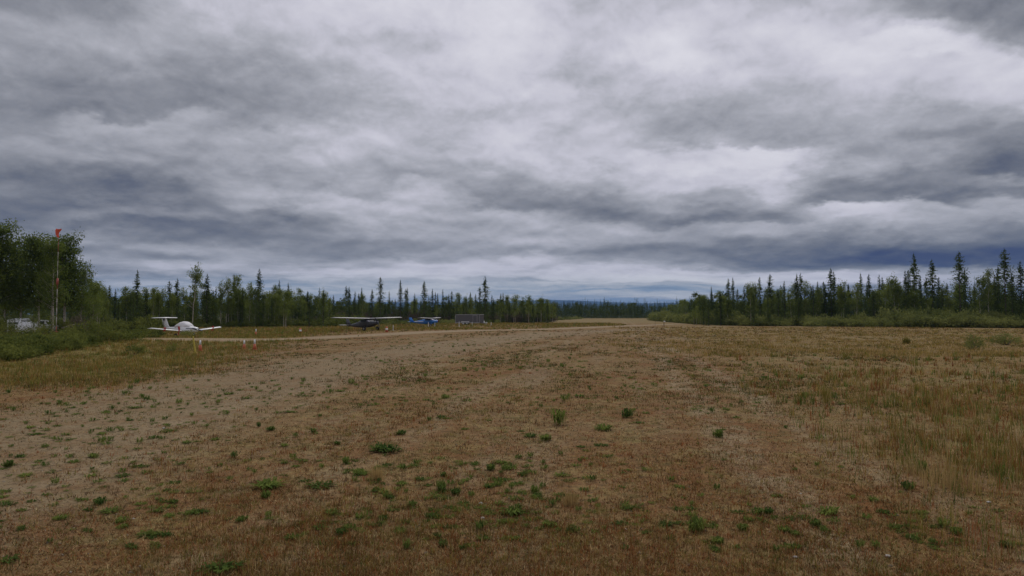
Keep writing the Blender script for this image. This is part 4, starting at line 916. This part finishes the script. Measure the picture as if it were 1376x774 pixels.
# ------------------------------------------------------------------ enclosed trailer
p = at(630.5, 164); Tr = empty('cargo_trailer', p, R(-4), 'dark grey enclosed cargo trailer with aluminium trim parked beside the strip', 'trailer')
Lh = 3.05
bm = boxb(-Lh - .0, 2.55, -1.1, 1.1, .42, 2.36, bev=.02); part('body', bm, M['trailer_dark'], Tr)
bm = bmesh.new(); vs = [bm.verts.new(v) for v in ((2.56, -1.1, .45), (3.45, 0, .45), (2.56, 1.1, .45), (2.56, -1.1, 2.36), (3.45, 0, 2.36), (2.56, 1.1, 2.36))]
for f in ((0, 2, 1), (3, 4, 5), (0, 1, 4, 3), (1, 2, 5, 4), (0, 3, 5, 2)): bm.faces.new([vs[i] for i in f])
bmesh.ops.recalc_face_normals(bm, faces=bm.faces); part('nose', bm, M['trailer_dark'], Tr)
bm = bmesh.new(); box(bm, -Lh - .03, 2.6, -1.14, -1.06, 2.34, 2.42); box(bm, -Lh - .03, 2.6, 1.06, 1.14, 2.30, 2.44); rod(bm, (2.6, -1.1, 2.38), (3.48, 0, 2.38), .05); part('roof_rail', bm, M['trim'], Tr)
part('roof', boxb(-Lh, 2.56, -1.05, 1.05, 2.363, 2.41), M['trim'], Tr)
part('corner_trim', boxb(-Lh - .04, -Lh + .03, -1.13, -1.102, .42, 2.3), M['trim'], Tr)
part('corner_trim', boxb(2.54, 2.60, -1.13, -1.102, .42, 2.3), M['trim'], Tr)
part('lower_skirt', boxb(-Lh, 2.55, -1.12, -1.102, .42, .56), M['trim'], Tr)
dr = part('side_door', boxb(1.05, 1.95, -1.125, -1.103, .60, 2.2), M['trailer_dark'], Tr)
bm = bmesh.new(); box(bm, .995, 1.045, -1.135, -1.104, .58, 2.28); box(bm, 1.955, 2.03, -1.135, -1.104, .58, 2.28); box(bm, 1.045, 1.955, -1.135, -1.104, 2.205, 2.28); part('frame', bm, M['trim'], dr)
part('fender', boxb(-1.75, .15, -1.16, -1.103, .62, .78, bev=.02), M['white_pl'], Tr)
for wx in (-1.25, -.42):
    for sy in (-1, 1): wheel(Tr, wx, sy * 1.0, .34, .34, .2, hub=M['white_pl'])
bm = bmesh.new(); rod(bm, (2.9, -.5, .42), (4.3, 0, .45), .05); rod(bm, (2.9, .5, .42), (4.3, 0, .45), .05); part('tow_bar', bm, M['steel'], Tr)
part('jack', rodb((4.05, 0, .05), (4.05, 0, .9), .04), M['steel'], Tr)
part('gas_bottle', rodb((3.55, -.3, .5), (3.55, -.3, .95), .15, .12, 12), M['white_pl'], Tr)
part('rear_step', boxb(-Lh - .15, -Lh, -.9, .9, .32, .42), M['steel'], Tr)

# ------------------------------------------------------------------ marker cones and posts
def cone_marker(px, py, hpx, label, style='tall', lean=0.0):
    x, y = hit(px, py); h = hpx * y / F; e = empty('marker_cone', (x, y, Hs(x, y) - .01), random.uniform(0, 6), label, 'marker', 'cones and marker posts along the road')
    if style == 'post':
        e.name = 'marker_post'; part('post', rodb((0, 0, 0), (lean * h, 0, h), .06, .045, 10), M['white_pl'], e); part('base', boxb(-.14, .14, -.14, .14, 0, .05, bev=.01), M['white_pl'], e); return
    r_ = .20 if style == 'wide' else .15
    part('base', boxb(-r_ * 1.4, r_ * 1.4, -r_ * 1.4, r_ * 1.4, 0, .05, bev=.015), M['orange'], e)
    hm_ = h * (.58 if style == 'tall' else .9)
    part('cone', rodb((0, 0, .045), (0, 0, hm_), r_, r_ * .55, 16), M['orange'], e, True)
    part('sleeve', rodb((0, 0, hm_ + .002), (lean * h, 0, h), r_ * .54, r_ * .36, 16) if style == 'tall' else rodb((0, 0, hm_ * .35), (0, 0, hm_ * .7), r_ * .92, r_ * .76, 16), M['white_pl'], e, True)
cone_marker(270, 472, 15, 'orange cone with a white upper tube beside the yellow post')
cone_marker(329, 469, 12, 'orange and white cone, left one of the pair on the gravel road')
cone_marker(343, 470, 14, 'orange and white cone, right one of the pair on the gravel road')
cone_marker(344.5, 451, 9, 'slim orange and white cone standing in the grass beyond the road')
cone_marker(404, 448, 8, 'wide orange cone with a white band left of the grey aircraft', 'wide')
cone_marker(520, 446, 8, 'orange cone in front of the grey aircraft wing tip', 'wide')
cone_marker(528.5, 444, 7, 'thin white post right of the orange cone by the grey aircraft', 'post')
cone_marker(576, 440, 7, 'leaning white post in front of the blue aircraft', 'post', -.25)
cone_marker(584.5, 439, 5.5, 'short white post below the nose of the blue aircraft', 'post')
cone_marker(617, 439, 7, 'white post at the rear corner of the trailer', 'post')
cone_marker(634.5, 437.5, 5, 'white post before the middle of the trailer', 'post')
cone_marker(660, 437.5, 5, 'white post standing right of the trailer', 'post')
x, y = hit(264, 475); e = empty('marker_post', (x, y, Hs(x, y)), 0, 'leaning yellow marker post beside the gravel road', 'post')
part('board', rodb((0, 0, 0), (-.22, .05, 1.2), .07, .05, 6), M['yellow'], e); part('foot', boxb(-.14, .14, -.14, .14, 0, .10, bev=.02), M['yellow'], e)
x, y = hit(892, 438.5); e = empty('marker_stake', (x, y, Hs(x, y)), 0, 'dark wooden stake with a small white top at the end of the strip', 'post')
part('stake', rodb((0, 0, 0), (0, 0, 1.0), .12, .10, 6), M['wood'], e); part('top_cap', boxb(-.1, .3, -.05, .05, 1.0, 1.25, bev=.01), M['white_pl'], e)
x, y = hit(880, 438); e = empty('marker_stake', (x, y, Hs(x, y)), 0, 'thin brown stake left of the white topped one at the strip end', 'post')
part('stake', rodb((0, 0, 0), (.05, 0, 1.1), .05, .04, 6), M['wood'], e)

# ------------------------------------------------------------------ windsock mast
d = 91.2; p = at(76.5, d); ztop = EYE + (HY - 313) / F * d
Wd = empty('windsock_mast', p, 0, 'tall red and white banded mast with an orange windsock in front of the birches', 'windsock')
nb = 11; hh = (ztop - p.z) / nb
for i in range(nb): part('band', rodb((0, 0, i * hh), (0, 0, (i + 1) * hh), .055 - .003 * i, .052 - .003 * i, 10), M['mast_red'] if i in (0, 5, 9, 10) else M['mast_white'], Wd, True)
bm = bmesh.new(); rings = []
for i, (x_, z_, r_) in enumerate(((0.05, .10, .36), (-.06, -.12, .34), (-.18, -.42, .22), (-.16, -.72, .19), (-.05, -.98, .13))):
    rings.append([bm.verts.new((x_ + r_ * math.cos(a * math.pi / 6) * (1 if i else .9), r_ * .8 * math.sin(a * math.pi / 6), nb * hh + .45 + z_ + .05 * math.cos(a))) for a in range(12)])
for a, b_ in zip(rings, rings[1:]):
    for i in range(12): bm.faces.new((a[i], a[(i + 1) % 12], b_[(i + 1) % 12], b_[i]))
sk = part('windsock', bm, M['sock'], Wd, True)
part('ring', rodb((.0, 0, nb * hh), (.1, 0, nb * hh + .55), .03), M['steel'], Wd)
part('lower_sleeve', rodb((-.02, 0, (ztop - p.z) * .50), (.02, 0, (ztop - p.z) * .50 + .8), .16, .12, 12), M['mast_red'], Wd, True)
part('foot', boxb(-.45, .45, -.45, .45, 0, .62, bev=.06), M['mast_red'], Wd)

# ------------------------------------------------------------------ white camper van and pickup half hidden under the birches
p = at(31, 93); V_ = empty('camper_van', p, R(-6), 'white camper van half hidden behind twigs under the big birches', 'van')
bm = bmesh.new(); pr = [(-1.45, .45), (-1.45, 2.08), (-.2, 2.28), (.25, 2.24), (.55, 1.85), (1.35, 1.55), (1.5, 1.2), (1.5, .45)]
f0 = [bm.verts.new((x_, -.95, z_)) for x_, z_ in pr]; f1 = [bm.verts.new((x_, .95, z_)) for x_, z_ in pr]
for i in range(len(pr)): j = (i + 1) % len(pr); bm.faces.new((f0[i], f0[j], f1[j], f1[i]))
bm.faces.new(f0[::-1]); bm.faces.new(f1); bmesh.ops.recalc_face_normals(bm, faces=bm.faces)
bmesh.ops.bevel(bm, geom=list(bm.edges), offset=.06, segments=2, affect='EDGES'); part('body', bm, M['white_paint'], V_, True)
part('side_window', boxb(-1.25, -.45, -.975, -.955, 1.55, 1.72, bev=.008), M['glass_dark'], V_)
part('side_window', boxb(-.35, .2, -.975, -.955, 1.50, 1.75, bev=.008), M['glass_dark'], V_)
part('windscreen', boxb(.3, .62, -.8, .8, 1.88, 1.96), M['glass_dark'], V_)
part('door', boxb(-.5, .1, -.97, -.957, .6, 1.42, bev=.005), M['white_paint'], V_)
part('headlight', boxb(1.49, 1.53, -.85, -.55, .95, 1.12, bev=.01), M['trim'], V_); part('headlight', boxb(1.49, 1.53, .55, .85, .95, 1.12, bev=.01), M['trim'], V_)
for wx in (-.95, .95):
    for sy in (-1, 1): wheel(V_, wx, sy * .88, .34, .34, .22)
p = at(58, 98); U = empty('pickup_truck', p, R(18), 'pale pickup truck deep in the bushes right of the camper van', 'truck')
part('cab', loft([(.9, .75, .9, 1.25, 4), (.5, .85, .7, 1.95, 4), (-.4, .85, .7, 2.0, 4), (-.6, .85, .7, 1.3, 4)], 16), M['white_paint'], U, True)
part('bonnet', boxb(.92, 1.8, -.82, .82, .6, 1.22, bev=.08), M['grey_light'], U); part('cargo_bed', boxb(-1.9, -.62, -.85, .85, .65, 1.25, bev=.04), M['grey_light'], U)
part('windscreen', boxb(.66, .9, -.7, .7, 1.35, 1.75), M['glass_dark'], U)
for sy in (-1, 1): part('side_window', boxb(-.35, .4, sy * .862 - .01, sy * .862 + .01, 1.4, 1.8, bev=.005), M['glass_dark'], U)
for sy in (-1, 1): part('tail_light', boxb(-1.93, -1.90, sy * .72 - .08, sy * .72 + .08, .9, 1.15), M['red'], U)
for wx in (-1.3, 1.25):
    for sy in (-1, 1): wheel(U, wx, sy * .8, .36, .36, .22)
o = part('fallen_log', rodb((0, 0, 0), (1.7, .3, .55), .11, .07, 9), M['bark_birch'], None, True); pp = at(84, 96); o.location = (pp.x, pp.y, pp.z + .9)
tag(o, 'pale broken birch log leaning in the scrub right of the windsock mast', 'log')

# ------------------------------------------------------------------ air between here and the hills
bm = bmesh.new(); box(bm, -14500, 14500, -14500, 14500, -3.5, 310); hz = part('haze', bm, [])if False else None
me = bpy.data.meshes.new('haze'); bm.to_mesh(me); bm.free()
hmat = bpy.data.materials.new('thin_blue_air'); hmat.use_nodes = True; hmat.node_tree.nodes.clear(); g = NT(hmat.node_tree)
pv = g.n('ShaderNodeVolumePrincipled'); pv.inputs['Color'].default_value = (0.28, 0.52, 0.95, 1); pv.inputs['Density'].default_value = 7e-5; pv.inputs['Anisotropy'].default_value = 0.0
ho = g.n('ShaderNodeOutputMaterial'); g.L.new(pv.outputs[0], ho.inputs['Volume']); me.materials.append(hmat)
tag(link('haze', me), kind='stuff')
